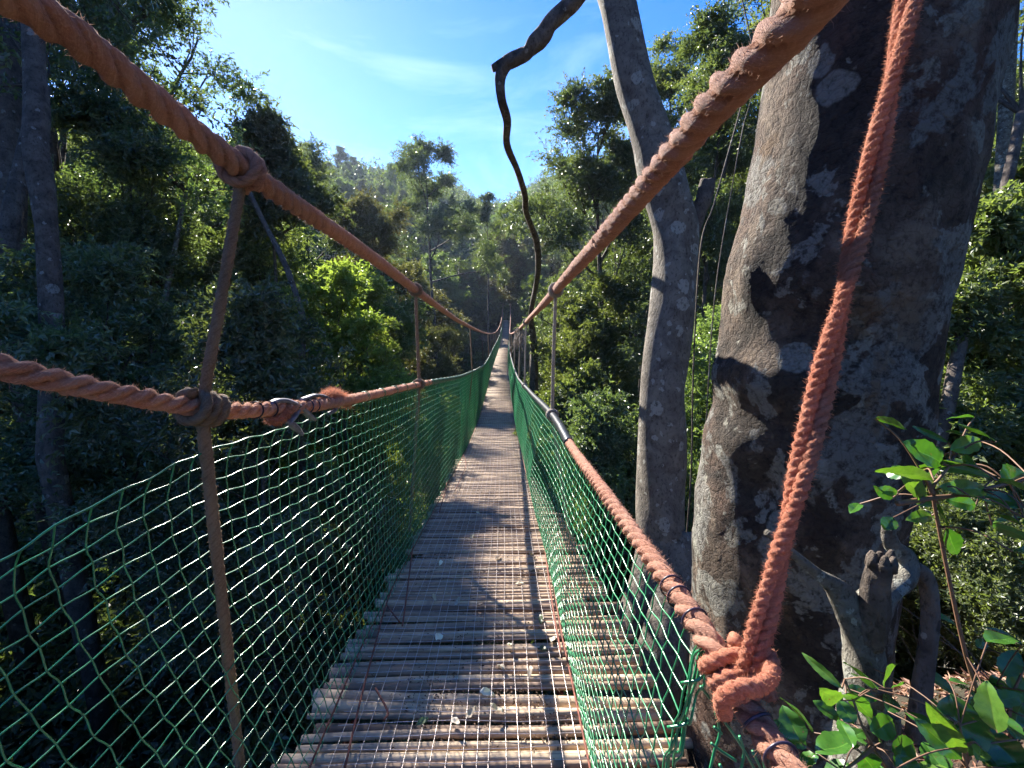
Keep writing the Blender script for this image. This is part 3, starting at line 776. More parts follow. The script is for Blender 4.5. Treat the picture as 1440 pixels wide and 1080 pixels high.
def plant(key, x, y, h=None, label=None, cat='tree', group=None, rz=None, name=None, z=None, sx=1.0, tilt=0):
    tm, cm, H = PROTO[key]
    s = (h or H) / H
    t = bpy.data.objects.new(name or 'forest_tree', None); COL.objects.link(t)
    t.location = (x, y, float(ground(x, y)) - .1 if z is None else z); t.scale = (s * sx, s * sx, s)
    t.rotation_euler = (tilt, 0, rnd.uniform(0, 6.28) if rz is None else rz)
    a = bpy.data.objects.new('trunk', tm); COL.objects.link(a); a.parent = t
    b = bpy.data.objects.new('crown', cm); COL.objects.link(b); b.parent = t
    return tag(t, label, cat, group)
KIND = {'dense': ('dense dark evergreen tree in the forest around the valley', 'dark evergreen forest trees'), 'tall': ('tall dark tree with a high crown in the forest', 'tall dark forest trees'),
        'round': ('mid green round-headed tree in the forest around the valley', 'mid green forest trees'), 'airy': ('airy green tree with open crown and bare lower trunk in the forest', 'airy forest trees'),
        'olive': ('yellow-olive leaved tree in the forest around the valley', 'yellow-olive forest trees'),
        'fine': ('small-leaved dark tree near the bridge', 'small-leaved dark trees near the bridge'), 'finemid': ('small-leaved mid green tree near the bridge', 'small-leaved green trees near the bridge'),
        'shrub': ('mid green leafy shrub on the valley side', 'green shrubs on the valley side'), 'shrubdark': ('dark glossy shrub on the valley side', 'dark glossy shrubs on the valley side')}
TANEL, SAZ = .8 / math.hypot(.66, 1.16), math.atan2(.66, 1.16)
def allowed_top(x, y):
    """highest crown that leaves the sun on the bridge (world z)"""
    # trees on the sunward side: horizontal run from tree back to the bridge along the sun's azimuth
    if x < CX:
        d = max(0, (-x - 2.6)) / math.sin(SAZ); yb = y - d * math.cos(SAZ)
        base = float(deck_z(min(max(yb, 0), 63)))
        return base + .2 + d * TANEL * (.95 if yb < 24 else 1.6)
    return 99
def vtop(x, y, v):  # world z that projects to image row v
    return E + (430 - v) / 600 * math.hypot(x * 0, y)
placed = []
def free(x, y, dmin):
    return all((x - a) ** 2 + (y - b) ** 2 > dmin ** 2 for a, b in placed)
def forest():
    rg = random.Random(21)
    n = 0
    # stratified by distance
    for (y0, y1, xw, cnt, dm) in ((9, 22, 24, 19, 3.4), (22, 40, 40, 50, 3.3), (40, 66, 60, 70, 3.8), (66, 100, 80, 100, 4.0), (100, 150, 120, 90, 5.5), (-16, 9, 26, 18, 4)):
        k = 0; tries = 0
        while k < cnt and tries < 4000:
            tries += 1
            y = rg.uniform(y0, y1); x = rg.uniform(-xw, xw)
            if y < 66 and abs(x - .2) < 4.4: continue
            if y < 9 and abs(x) < 9: continue
            if y < 0 and abs(x) < 7: continue
            if y0 >= 100 and abs(x) > y * 1.25: continue
            if y > 9 and abs(x) > y * 1.35 + 3: continue
            if not free(x, y, dm): continue
            g = float(ground(x, y))
            near = y < 20 and abs(x) < 20
            key = rg.choice(['fine', 'finemid', 'fine']) if near else rg.choice(['dense', 'round', 'airy', 'dense', 'tall', 'olive', 'round'])
            h = rg.uniform(7.5, 12.5)
            if y >= 66: h = rg.uniform(8, 12)
            top = min(g + h, allowed_top(x, y))
            # keep the skyline of the photograph: crowns under an elevation that falls towards the bridge axis
            az = x / max(y, 1)
            if y > 9:
                lim = np.interp(az, [-1.4, -.9, -.45, -.36, -.2, -.05, .06, .14, .22, .35, .6, 1.4], [.95, .70, .43, .34, .30, .245, .235, .26, .27, .36, .6, .9]) * y * rg.uniform(.86, 1.0) + E
                top = min(top, float(lim))
            h = top - g
            if h < 3.2: continue
            if h < 5.5: key = rg.choice(['shrub', 'shrubdark']) if near else key
            placed.append((x, y)); k += 1
            lab, grp = KIND[key]
            plant(key, x, y, h, lab, 'shrub' if 'shrub' in key else 'tree', grp, name='shrub' if 'shrub' in key else 'forest_tree', sx=rg.uniform(1.0, 1.35) if h > 6 else rg.uniform(1.2, 1.7))
# ---- hand-placed trees
def own_tree(name, base, H, r0, label, leafmat, L, twigs, per, seed, bark=M_BARK3, lean=(0, 0), cb=.4, spread=2.0, nl=10, tipr=.4, wood=True, drop=0, pts=None, group=None, asp=.42, **kw):
    rg = np.random.default_rng(seed)
    tb, C, CR = skeleton(rg, H, r0, cb, spread, nl, lean=lean, tipr=tipr, **kw)
    if drop: keep = rg.random(len(C)) > drop; C, CR = C[keep], CR[keep]
    t = thing(name, base, label, 'tree', group)
    mw = wood_mb(tb, minr=.003); mf = MB(); foliage(mf, C, CR, rg, twigs, per, L, asp)
    o = link('trunk', mw.mesh('trunk', bark), t); 
    if leafmat: link('crown', mf.mesh('crown', leafmat, False), t)
    placed.append((base[0], base[1])); return t
def GB(u, y, dz=-.15):
    p = Py(u, 430, y); return (float(p[0]), float(p[1]), float(ground(p[0], p[1])) + dz)
def HT(u, y, v):
    p = Py(u, 430, y); return E + (430 - v) / 600 * y - float(ground(p[0], p[1])) + .1
# the grey curved tree right of the bridge (second tree), with its dead hanging branch
t2 = [(846, -60, 3.05), (852, -40, 3.05), (868, 0, 3.0), (887, 100, 3.0), (908, 167, 3.0), (926, 230, 3.0), (944, 300, 3.0), (950, 350, 3.0), (945, 430, 3.0), (935, 520, 3.0), (929, 600, 3.0), (928, 680, 3.0), (931, 760, 2.98)]
pw = np.array([Pz(*p) for p in t2]); pw = np.vstack([pw[0] + (pw[0] - pw[1]) * 10 + np.array([0, .2, .8]), pw[0] + (pw[0] - pw[1]) * 4, pw])
T2 = thing('curved_tree', (float(pw[-1][0]), float(pw[-1][1]), float(ground(pw[-1][0], pw[-1][1]))), 'slim grey curved tree outside the right net with a dead branch over the bridge', 'tree')
m = MB(); P = catmull(pw, 7); n = len(P); hw = np.interp(np.linspace(0, 1, n), np.linspace(0, 1, 16), [.06, .09, .12, .12, .12, .125, .13, .135, .155, .152, .145, .15, .155, .157, .16, .165])
rgt = np.random.default_rng(5); ns = rgt.normal(0, .02, (n, 20))
kern = np.linspace(0, 1, n)
def lumpy(seed, amp=.05, k1=14):
    rg = np.random.default_rng(seed); ph = rg.uniform(0, 6.28, 8); fr = rg.uniform(.08, .5, 8); ka = rg.integers(1, 5, 8)
    def f(th, i):
        out = 1.0
        for a, b, c in zip(ph, fr, ka): out = out + amp * .45 * np.sin(c * th + b * i + a)
        return out
    return f
tube(m, P, hw, 26, True, lumpy(4, .05))
base0 = P[-1]
for pts, r0_, r1_ in (([(931, 755, 2.98), (915, 830, 2.9), (893, 890, 2.85), (872, 950, 2.82), (858, 1010, 2.85), (840, 1120, 3.0)], .155, .11), ([(934, 755, 2.98), (950, 820, 2.85), (938, 890, 2.72), (918, 960, 2.62), (898, 1040, 2.58), (880, 1140, 2.6), (862, 1300, 2.8)], .17, .15)):
    Q = catmull([Pz(*p) for p in pts], 6); tube(m, Q, np.linspace(r0_, r1_, len(Q)), 20, True, lumpy(int(r0_ * 1000), .06))
part('trunk', m, M_BARK2, T2)
m = MB()
st = catmull([Pz(965, 330, 3.0), Pz(980, 300, 2.97), Pz(990, 278, 2.95), Pz(996, 254, 2.95)], 5); tube(m, st, np.linspace(.075, .045, len(st)), 12, True, lumpy(9, .12)); part('branch_stub', m, M_DEAD, T2)
m = MB()
b1 = catmull([Pz(846, -50, 3.05), Pz(828, -28, 3.02), Pz(806, 2, 3.0), Pz(778, 30, 3.0), Pz(764, 52, 3.02), Pz(748, 66, 3.0), Pz(738, 76, 3.0), Pz(716, 88, 3.0), Pz(692, 97, 3.0)], 6)
tube(m, b1, np.interp(np.linspace(0, 1, len(b1)), [0, .3, .55, .75, .9, 1], [.055, .052, .056, .048, .040, .022]), 16, True, lumpy(12, .14))
b2 = catmull([Pz(712, 88, 3.0), Pz(703, 108, 3.0), Pz(706, 140, 3.05), Pz(713, 170, 3.2), Pz(713, 205, 3.5), Pz(728, 240, 4.0), Pz(738, 275, 4.7), Pz(740, 300, 5.4), Pz(755, 340, 6.6), Pz(757, 375, 7.8), Pz(752, 410, 9.0), Pz(747, 445, 10.2), Pz(750, 480, 11.0), Pz(751, 520, 11.4), Pz(752, 600, 11.8)], 5)
tube(m, b2, np.interp(np.linspace(0, 1, len(b2)), [0, .1, .3, .5, .6, .75, .85, 1], [.045, .033, .029, .036, .044, .058, .085, .12]), 12, True, lumpy(13, .14))
part('dead_branch', m, M_DEAD, T2)
# crown of the curved tree, high above the frame
rg = np.random.default_rng(31)
mf = MB(); mw = MB(); topP = P[0]
CC = []; 
for k in range(26):
    a = rg.uniform(0, 6.28); rr = rg.uniform(.3, 1.6); CC.append(topP + np.array([.9 + math.cos(a) * rr, math.sin(a) * rr, rg.uniform(.2, 1.8)]))
    tube(mw, np.array([topP, (topP + CC[-1]) / 2 + [0, 0, .15], CC[-1]]), [.03, .018, .006], 5, False)
foliage(mf, np.array(CC), .34, rg, 9, 10, .07)
part('crown', mf, M_LMID, T2, False); part('limb', mw, M_DEAD, T2)
placed += [(1.1, 3.0), (.9, 2.6)]

# the big mottled trunk at the right
bt = [(1262, -60, 157), (1256, 0, 157), (1242, 90, 155), (1225, 190, 151), (1207, 285, 148), (1190, 360, 152), (1173, 440, 157), (1163, 520, 160), (1156, 600, 163), (1144, 660, 166), (1134, 720, 170), (1128, 790, 172), (1128, 850, 173), (1125, 930, 175), (1122, 1010, 180), (1116, 1100, 190), (1105, 1250, 215)]
ZB = 1.45
cen = []; rad = []
for u, v, hw_ in bt:
    p = Pz(u, v, ZB)
    # radius from the two tangent rays at this row
    a = _ray(u - hw_, v); b = _ray(u + hw_, v); d = _ray(u, v)
    ah = a[:2] / np.linalg.norm(a[:2]); bh = b[:2] / np.linalg.norm(b[:2]); half = .5 * math.acos(float(np.dot(ah, bh)))
    mid = (ah + bh); mid /= np.linalg.norm(mid)
    D = 1.62                                  # horizontal distance of the axis from the eye
    rad.append(D * math.sin(half) * .885); 
    t = D / np.linalg.norm(d[:2]); cen.append(np.array([mid[0] * D, mid[1] * D, E + d[2] * t]))
cen = np.array(cen)
ext = np.array([cen[0] + np.array([.05 * k, 0, .9 * k]) for k in range(6, 0, -1)]); radx = [rad[0] * (1 - .03 * k) for k in range(6, 0, -1)]
cen = np.vstack([ext, cen]); rad = np.array(radx + rad)
g0 = float(ground(cen[-1][0], cen[-1][1])) - .3
if cen[-1][2] > g0: cen = np.vstack([cen, [cen[-1][0], cen[-1][1], g0]]); rad = np.r_[rad, rad[-1] * 1.15]
P = catmull(cen, 14); rr = np.interp(np.linspace(0, 1, len(P)), np.linspace(0, 1, len(rad)), rad)
BT = thing('big_tree', (float(cen[-1][0]), float(cen[-1][1]), g0), 'massive mottled trunk with lichen patches close on the right of the bridge', 'tree')
m = MB(); K = 96
Pr, s = resample(P, .022); rr = np.interp(np.linspace(0, 1, len(Pr)), np.linspace(0, 1, len(rr)), rr)
T_, N_, B_ = frames(Pr)
th = np.linspace(0, 2 * np.pi, K, endpoint=False)
A, S_ = np.meshgrid(th, Pr[:, 2])
def nn(sx, sz, seed): return vnoise(np.cos(A) * 3 / sx + 50, S_ / sz + np.sin(A) * 3 / sx + 90, 1, seed) - .5
f = 1 + .05 * nn(1.5, .35, 1) + .045 * nn(.6, .10, 2) + .022 * nn(.25, .04, 3)
# folds and swellings: two raised brows on the sunlit side with hollows under them
ddir = (N_[:, None] * np.cos(th)[None, :, None] + B_[:, None] * np.sin(th)[None, :, None])
sunh = np.array([-.8, -.35, 0]); sunh /= np.linalg.norm(sunh)
cosw = np.clip((ddir @ sunh), 0, 1) ** 2
def zrow(v): return E + _ray(1040, v)[2] * (1.3 / np.linalg.norm(_ray(1040, v)[:2]))
for v, amp, w in ((395, .05, .10), (465, -.07, .09), (540, .06, .07), (590, -.06, .06), (650, .04, .08), (700, -.03, .06), (330, .02, .08)):
    f += amp * np.exp(-((S_ - zrow(v)) / w) ** 2) * cosw
tocam = np.array([-.72, -.69, 0])
for (u, v, dep, w1, w2) in ((1068, 690, -.16, .09, .13), (1290, 480, -.12, .10, .08), (1245, 650, -.10, .06, .2)):
    d = _ray(u, v); t = 1.32 / np.linalg.norm(d[:2]); pt = EYE + d * t
    surf = Pr[:, None] + ddir * rr[:, None, None]
    dd = surf - pt; hh = np.hypot(dd[..., 0], dd[..., 1]) 
    f += dep * np.exp(-(hh / w1) ** 2 - (dd[..., 2] / w2) ** 2)
Vv = Pr[:, None] + ddir * (rr[:, None] * f)[:, :, None]
i = np.arange(len(Pr) - 1)[:, None] * K; j = np.arange(K)[None, :]; j2 = (j + 1) % K
m.add(Vv.reshape(-1, 3), np.stack([i + j, i + j2, i + K + j2, i + K + j], -1).reshape(-1, 4))
part('trunk', m, M_BIGBARK, BT)
# crown high overhead, out of frame
rg = np.random.default_rng(77); mf = MB(); mw = MB(); CC = []
for k in range(40):
    a = rg.uniform(-1.2, 1.9); q = rg.uniform(.8, 3.2); c_ = Pr[0] + np.array([math.cos(a) * q, math.sin(a) * q, rg.uniform(.2, 3)]); CC.append(c_)
    tube(mw, np.array([Pr[0], (Pr[0] + c_) / 2 + [0, 0, .3], c_]), [.06, .03, .01], 5, False)
foliage(mf, np.array(CC), .5, rg, 9, 11, .08); part('crown', mf, M_LDARK, BT, False); part('limb', mw, M_BARK3, BT)
placed.append((1.2, 1.2))

# crowned twin-stemmed tree mid right
own_tree('twin_stem_tree', GB(862, 13), 15.0, .17, 'dark-crowned tree with forked stems behind the curved trunk, right of the bridge', M_LDARK, .095, 13, 15, 41, lean=(-.03, 0), cb=.52, spread=2.6, nl=11, tipr=.50, sub=5, up=.9)
own_tree('slender_tree', GB(905, 17), 18.5, .16, 'tall leafy tree showing above and right of the curved trunk', M_LMID, .10, 12, 15, 43, lean=(.03, 0), cb=.50, spread=3.0, nl=12, tipr=.55, sub=5)
own_tree('slender_tree', GB(985, 9), HT(985, 9, 60), .09, 'leafy tree filling the gap right of the curved trunk', M_LDARK, .075, 11, 14, 45, cb=.35, spread=1.9, nl=15, tipr=.42, sub=5)
own_tree('slender_tree', GB(1035, 11), HT(1035, 11, -40), .11, 'light small-leaved tree between the curved trunk and the massive trunk', M_LMID, .075, 11, 14, 44, lean=(.0, 0), cb=.34, spread=2.4, nl=14, tipr=.45, sub=5, drop=.15)
# pale trunks at the right edge
def bare_trunk(name, pts, rads, label, bark, crown=None, seed=1, cl=None, group=None, fol=M_LDARK):
    P = catmull([Pz(*p) for p in pts], 8); b = P[-1]
    gz = float(ground(b[0], b[1]))
    if b[2] > gz: P = np.vstack([P, [b[0] + (b[0] - P[-8][0]) * .3, b[1], gz - .2]])
    t = thing(name, (float(b[0]), float(b[1]), min(gz, float(b[2]))), label, 'tree', group)
    m = MB(); tube(m, P, np.interp(np.linspace(0, 1, len(P)), np.linspace(0, 1, len(rads)), rads), 14, True, lumpy(seed, .05)); part('trunk', m, bark, t)
    rg = np.random.default_rng(seed)
    if cl:
        mw = MB(); mf = MB(); CC = []; CR = []
        for (u, v, z, spread, nb) in cl:
            c0 = Pz(u, v, z)
            i = int(np.argmin(np.linalg.norm(P - c0, axis=1)))
            for k in range(nb):
                c_ = c0 + rg.normal(0, 1, 3) * np.array([1, 1, .75]) * spread; CC.append(c_); CR.append(rg.uniform(.35, .6))
                mid = (P[i] + c_) / 2 + rg.normal(0, .12, 3) * spread + np.array([0, 0, .1])
                tube(mw, catmull([P[i], mid, c_], 4), [.03 * rg.uniform(.6, 1.3), .02, .015, .012, .01, .008, .006, .005, .003], 4, False)
        foliage(mf, np.array(CC), np.array(CR), rg, 11, 13, .085, wood=None)
        part('limb', mw, M_BARK3, t); part('crown', mf, fol, t, False)
    placed.append((float(b[0]), float(b[1]))); return t
bare_trunk('pale_trunk_tree', [(1437, -80, 5.2), (1425, 0, 5.2), (1418, 100, 5.2), (1412, 200, 5.2), (1405, 290, 5.2), (1396, 400, 5.2), (1385, 520, 5.2), (1380, 640, 5.2)], [.055, .065, .07, .075], 'pale straight trunk at the right edge behind the massive tree', M_PALEBARK, seed=3, cl=[(1420, -160, 5.2, .8, 14)])
bare_trunk('leaning_tree', [(1436, 160, 4.6), (1420, 240, 4.5), (1400, 320, 4.4), (1380, 390, 4.3), (1362, 440, 4.2), (1345, 510, 4.1), (1328, 590, 4.0), (1300, 700, 4.0)], [.045, .05, .055, .06], 'dark leaning trunk right of the massive tree, tilted to the right', M_BARK3, seed=4, cl=[(1470, 60, 4.8, .5, 8)])
own_tree('edge_sapling', GB(1405, 4.3), HT(1405, 4.3, 300), .03, 'bushy young tree with bright leaves in front of the pale straight trunk', M_LMID, .07, 11, 12, 97, cb=.45, spread=.9, nl=14, tipr=.24, sub=5)
own_tree('edge_sapling', GB(1350, 5.6), HT(1350, 5.6, 330), .03, 'small-leaved young tree showing between the massive trunk and the leaning trunk', M_LDARK, .055, 11, 12, 98, cb=.4, spread=1.2, nl=13, tipr=.26, sub=5)
# left side trunks
bare_trunk('smooth_trunk_tree', [(40, -140, 4.6), (44, -40, 4.6), (48, 60, 4.6), (52, 150, 4.55), (50, 200, 4.5), (58, 260, 4.5), (66, 330, 4.5), (72, 420, 4.5), (74, 520, 4.5), (70, 640, 4.5)], [.085, .09, .10, .105, .09, .10, .11], 'brown smooth trunk at the far left, nearest upright trunk on that side', M_BARK3, seed=6,
           cl=[(60, -100, 4.8, .7, 16), (-40, -60, 5, .8, 10)])
bare_trunk('leaning_left_tree', [(60, 120, 5.6), (30, 240, 5.4), (10, 330, 5.3), (-10, 420, 5.2), (-40, 560, 5.2)], [.08, .10, .13], 'thin trunk leaning across the far left edge behind the smooth trunk', M_BARK3, seed=7, cl=[(60, 60, 5.8, .5, 8)])
bare_trunk('left_edge_tree', [(6, -100, 6), (8, 0, 6), (12, 120, 6), (14, 240, 6), (10, 420, 6)], [.16, .17, .18], 'dark trunk cut by the left edge of the view', M_BARK3, seed=8, cl=[(20, -60, 6.2, .7, 10)])
bare_trunk('slim_dark_tree', [(350, 270, 7.5), (375, 320, 7.5), (400, 370, 7.4), (415, 410, 7.4), (426, 450, 7.4), (425, 500, 7.4), (420, 600, 7.5)], [.04, .05, .06], 'slim dark leaning stem seen just right of the nearest suspender rope', M_BARK3, seed=9, cl=[(350, 240, 7.6, .5, 7)], fol=M_LMID)
bare_trunk('slim_pale_tree', [(262, 270, 8), (250, 330, 8), (240, 380, 8), (232, 430, 8), (225, 520, 8)], [.03, .045, .05], 'slim pale stem in the shade left of the nearest suspender rope', M_PALEBARK, seed=10, cl=[(262, 240, 8.2, .5, 7)])
# the tall backlit tree top left whose crown shades the deck
own_tree('tall_backlit_tree', GB(250, 10.5), 16.2, .24, 'tall dark backlit tree filling the top left corner beside the sky', M_LDARK, .085, 15, 15, 51, lean=(-.03, .0), cb=.44, spread=3.0, nl=15, tipr=.54, sub=5, drop=.10)
own_tree('tall_backlit_tree', GB(110, 9.5), 15.5, .2, 'backlit tree at the far left with a thin crown the sky shows through', M_LDARK, .075, 11, 13, 52, lean=(.0, .0), cb=.40, spread=3.2, nl=15, tipr=.48, sub=5, drop=.2)
own_tree('left_skyline_tree', GB(435, 20), 16.6, .17, 'leafy tree whose crown meets the sky left of the gap, below the backlit crown', M_LDARK, .10, 12, 14, 53, cb=.35, spread=3.0, nl=13, tipr=.5, sub=5)
own_tree('small_crown_tree', GB(391, 9.7), 12.4, .10, 'slender tree whose small round crown stands beside the sky above the left main rope', M_LDARK, .085, 13, 14, 67, cb=.84, spread=1.15, nl=9, tipr=.36, sub=5)
own_tree('lone_crown_tree', GB(612, 36), 23.5, .22, 'tall tree standing above the skyline left of centre with a rounded clumpy crown', M_LDARK, .16, 12, 14, 54, lean=(-.03, 0), cb=.58, spread=4.0, nl=11, tipr=.8, sub=4)
own_tree('dead_top_tree', GB(505, 26), 17.5, .12, 'bare twiggy dead treetop against the sky on the left skyline', None, .1, 1, 1, 55, bark=M_DEAD, cb=.72, spread=2.2, nl=9, tipr=.3, sub=4)
own_tree('olive_crown_tree', GB(524, 20.5), 14.6, .15, 'large yellow-brown leaved tree just above the left main rope', M_LOLIVE, .11, 13, 15, 56, cb=.25, spread=3.0, nl=15, tipr=.55, sub=5)
own_tree('olive_crown_tree', GB(585, 27), 13.5, .15, 'smaller yellow-brown leaved tree near the middle, left of the bridge axis', M_LOLIVE, .12, 12, 14, 57, cb=.25, spread=2.6, nl=13, tipr=.55, sub=5)
own_tree('feathery_tree', GB(690, 44), 20.5, .14, 'thin feathery tree poking above the central skyline', M_LDARK, .16, 7, 9, 58, cb=.6, spread=2.3, nl=10, tipr=.6)
# bright young tree beside the left net
own_tree('bright_young_tree', GB(475, 9.2), 9.0, .05, 'bright sunlit yellow-green young tree left of the net below the second suspender', M_LBRIGHT, .13, 8, 9, 61, drop=.35, cb=.35, spread=1.9, nl=12, tipr=.30, sub=5, asp=.36)
own_tree('bright_young_tree', GB(522, 11.5), 9.8, .06, 'bright yellow-green young tree further along the left net', M_LBRIGHT, .12, 8, 9, 62, drop=.3, cb=.4, spread=2.0, nl=11, tipr=.30, sub=4, asp=.36)
own_tree('shade_shrub', GB(330, 5.2), 6.2, .06, 'dark glossy leaved shrub tree in the shade behind the nearest suspender rope', M_LDARK, .075, 12, 12, 63, cb=.3, spread=1.9, nl=14, tipr=.35, sub=5, drop=.3)
own_tree('shade_shrub', GB(140, 5.6), 6.6, .06, 'dark shrub tree right of the smooth left trunk', M_LDARK, .075, 12, 12, 64, cb=.3, spread=2.0, nl=14, tipr=.35, sub=5, drop=.3)
own_tree('shade_shrub', GB(210, 8.5), 10.5, .08, 'dark glittering tree in the middle of the left forest wall', M_LDARK, .08, 13, 13, 65, cb=.25, spread=2.3, nl=16, tipr=.42, sub=5)
own_tree('shade_shrub', GB(370, 10), 10.0, .08, 'mid green shrub tree behind the bright young tree', M_LMID, .085, 12, 13, 66, cb=.25, spread=2.3, nl=15, tipr=.42, sub=5)
# right side bushes behind the right net and between the trunks
for k, (u, y, h, mt_, L, lab) in enumerate([(800, 8.5, 6.3, M_LMID, .09, 'sunlit leafy shrub tree behind the right suspender ropes'), (850, 6.5, 5.0, M_LDARK, .07, 'dark glossy shrub left of the curved trunk foot'), (1010, 5.5, 5.6, M_LMID, .06, 'small-leaved shrub between the curved trunk and the massive trunk'),
                                          (835, 11, 9.2, M_LMID, .09, 'green shrub tree under the forked-stem tree'), (836, 14, 9.5, M_LDARK, .10, 'dark shrub tree right of the hanging dead branch'), (1390, 6.5, 5.4, M_LDARK, .06, 'glittering dark shrub at the right edge behind the leaning trunk'), (1400, 10, 9, M_LMID, .08, 'tall shrub tree filling the top right corner'), (1440, 7.5, 6.5, M_LDARK, .07, 'dense shrub cut by the right edge of the view')]):
    own_tree('valley_shrub', GB(u, y), h, .05, lab, mt_, L, 12, 13, 80 + k, cb=.2, spread=h * .27, nl=14, tipr=.34, sub=5)
forest()
# light foreground shrub, grey-green, at the right behind the branch stump
for k, (u, y, h, s) in enumerate([(1395, 2.9, 1.5, .8), (1330, 3.6, 1.6, .8), (1460, 3.6, 2.0, .9)]):
    b = GB(u, y, -.05)
    own_tree('twiggy_shrub', b, h, .02, ['twiggy sunlit shrub with small pale leaves on the litter bank at right', 'low twiggy shrub right behind the massive trunk base', 'twiggy shrub at the right edge beyond the litter bank'][k], M_LMID, .034, 10, 12, 90 + k, bark=M_PALEBARK, cb=.1, spread=s, nl=16, tipr=.17, sub=5)

# ---- undergrowth: one sheet of bushes scattered over the valley
rg = np.random.default_rng(99)
bm_src = []
for k, (mt_, L) in enumerate(((M_LDARK, .10), (M_LMID, .10), (M_LDARK, .13))):
    mb = MB(); C = rg.normal(0, 1, (60, 3)) * np.array([.55, .55, .3]); C[:, 2] = np.abs(C[:, 2]) + .1
    foliage(mb, C, .30, rg, 7, 9, L); mb.n
    o = bpy.data.objects.new('bush_source', mb.mesh('bush_source', mt_, False)); bm_src.append(o)
srcs = bpy.data.collections.new('bush_sources')
for o in bm_src: srcs.objects.link(o)
pts = []; scl = []
N = 26000; xs = rg.uniform(-90, 90, N); ys = rg.uniform(-14, 112, N)
keep = (np.abs(xs) < np.clip(np.abs(ys), 8, 200) * 1.35 + 3)
N2 = 9000; y2 = rg.uniform(80, 230, N2); x2 = rg.uniform(-1.3, 1.3, N2) * y2
xs = np.r_[xs[keep], x2]; ys = np.r_[ys[keep], y2]; keep = np.ones(len(xs), bool)
# thin out by distance
dist = np.hypot(xs, ys); keep &= (rg.random(len(xs)) < np.clip(22 / np.clip(dist, 1, 999), .30, 1)) | (ys > 80)
xs, ys = xs[keep], ys[keep]; zs = ground(xs, ys)
sc = rg.uniform(.7, 1.7, len(xs)) * np.clip(.6 + dist[keep] / 40, .6, 4.5)
topz = zs + sc * 1.15
dk = deck_z(np.clip(ys, 0, 63))
bad = (np.abs(xs - CX - sway(np.clip(ys, 0, 64))) < 1.2 + 1.7 * sc) & (ys < 66) & (topz > dk - .5)
bad |= (np.hypot(xs - 1.2, ys - 1.2) < 1.9) | ((xs > .8) & (xs < 4.6) & (ys < 3.2) & (ys > -3)) | (np.hypot(xs, ys) < 2.6)
xs, ys, zs, sc = xs[~bad], ys[~bad], zs[~bad], sc[~bad]
me = bpy.data.meshes.new('undergrowth'); me.vertices.add(len(xs)); me.vertices.foreach_set('co', np.stack([xs, ys, zs - .15], 1).astype(np.float32).ravel())
a = me.attributes.new('bs', 'FLOAT', 'POINT'); a.data.foreach_set('value', sc.astype(np.float32))
a = me.attributes.new('br', 'FLOAT_VECTOR', 'POINT'); a.data.foreach_set('vector', np.stack([rg.normal(0, .15, len(xs)), rg.normal(0, .15, len(xs)), rg.uniform(0, 6.28, len(xs))], 1).astype(np.float32).ravel())
und = link('undergrowth', me); und['kind'] = 'stuff'; und['label'] = 'dense leafy undergrowth covering the valley floor and slopes'
ng = bpy.data.node_groups.new('scatter', 'GeometryNodeTree')
ng.interface.new_socket('Geometry', in_out='INPUT', socket_type='NodeSocketGeometry'); ng.interface.new_socket('Geometry', in_out='OUTPUT', socket_type='NodeSocketGeometry')
gi = ng.nodes.new('NodeGroupInput'); go = ng.nodes.new('NodeGroupOutput')
iop = ng.nodes.new('GeometryNodeInstanceOnPoints'); ci = ng.nodes.new('GeometryNodeCollectionInfo'); ci.inputs['Collection'].default_value = srcs
ci.inputs['Separate Children'].default_value = True; iop.inputs['Pick Instance'].default_value = True
def nattr(nm, ty):
    nd = ng.nodes.new('GeometryNodeInputNamedAttribute'); nd.data_type = ty; nd.inputs['Name'].default_value = nm; return nd.outputs['Attribute']
e2r = ng.nodes.new('FunctionNodeEulerToRotation')
L_ = ng.links.new
L_(gi.outputs[0], iop.inputs['Points']); L_(ci.outputs[0], iop.inputs['Instance']); L_(nattr('br', 'FLOAT_VECTOR'), e2r.inputs[0]); L_(e2r.outputs[0], iop.inputs['Rotation']); L_(nattr('bs', 'FLOAT'), iop.inputs['Scale']); L_(iop.outputs[0], go.inputs[0])
md = und.modifiers.new('scatter', 'NODES'); md.node_group = ng
print('undergrowth', len(xs))
# ================================================================== near plants, stump, leaves, sky, camera
def big_leaf(mb, base, tip, width, nrm, curl=.15, lv=.5, wave=.04):
    """an ovate glossy leaf with a midrib fold, 9 x 5 vertices"""
    base = np.asarray(base, float); tip = np.asarray(tip, float); D = tip - base; L = np.linalg.norm(D); D /= L
    n = np.asarray(nrm, float); S = np.cross(D, n); S /= np.linalg.norm(S); n = np.cross(S, D)
    V = []; LV = []; K = 14
    for i in range(K + 1):
        t = i / K
        w = width * .5 * (math.sin(math.pi * min(1, t ** .85 * .985 + .0)) ** .75) if 0 < t < 1 else 0.0004
        c = base + D * L * t - n * L * curl * t * t
        er = [1 + .07 * math.sin(t * 31 + base[0] * 900) , 1 + .07 * math.sin(t * 27 + base[1] * 700)]
        for sx in (-1, -.5, -.07, 0, .07, .5, 1):
            V.append(c + S * w * sx * er[sx > 0] + n * (abs(sx) * w * .28 + wave * width * math.sin(t * 9 + sx * 2)))
            LV.append(min(1, lv + (.55 if sx == 0 else 0) + (.12 * math.sin(i * 3.1) if abs(sx) == .5 else 0)))
    q = [(i * 7 + j, i * 7 + j + 1, (i + 1) * 7 + j + 1, (i + 1) * 7 + j) for i in range(K) for j in range(6)]
    mb.add(np.array(V), q, lv=np.array(LV))
toeye = np.array([-.5, -.7, .5])
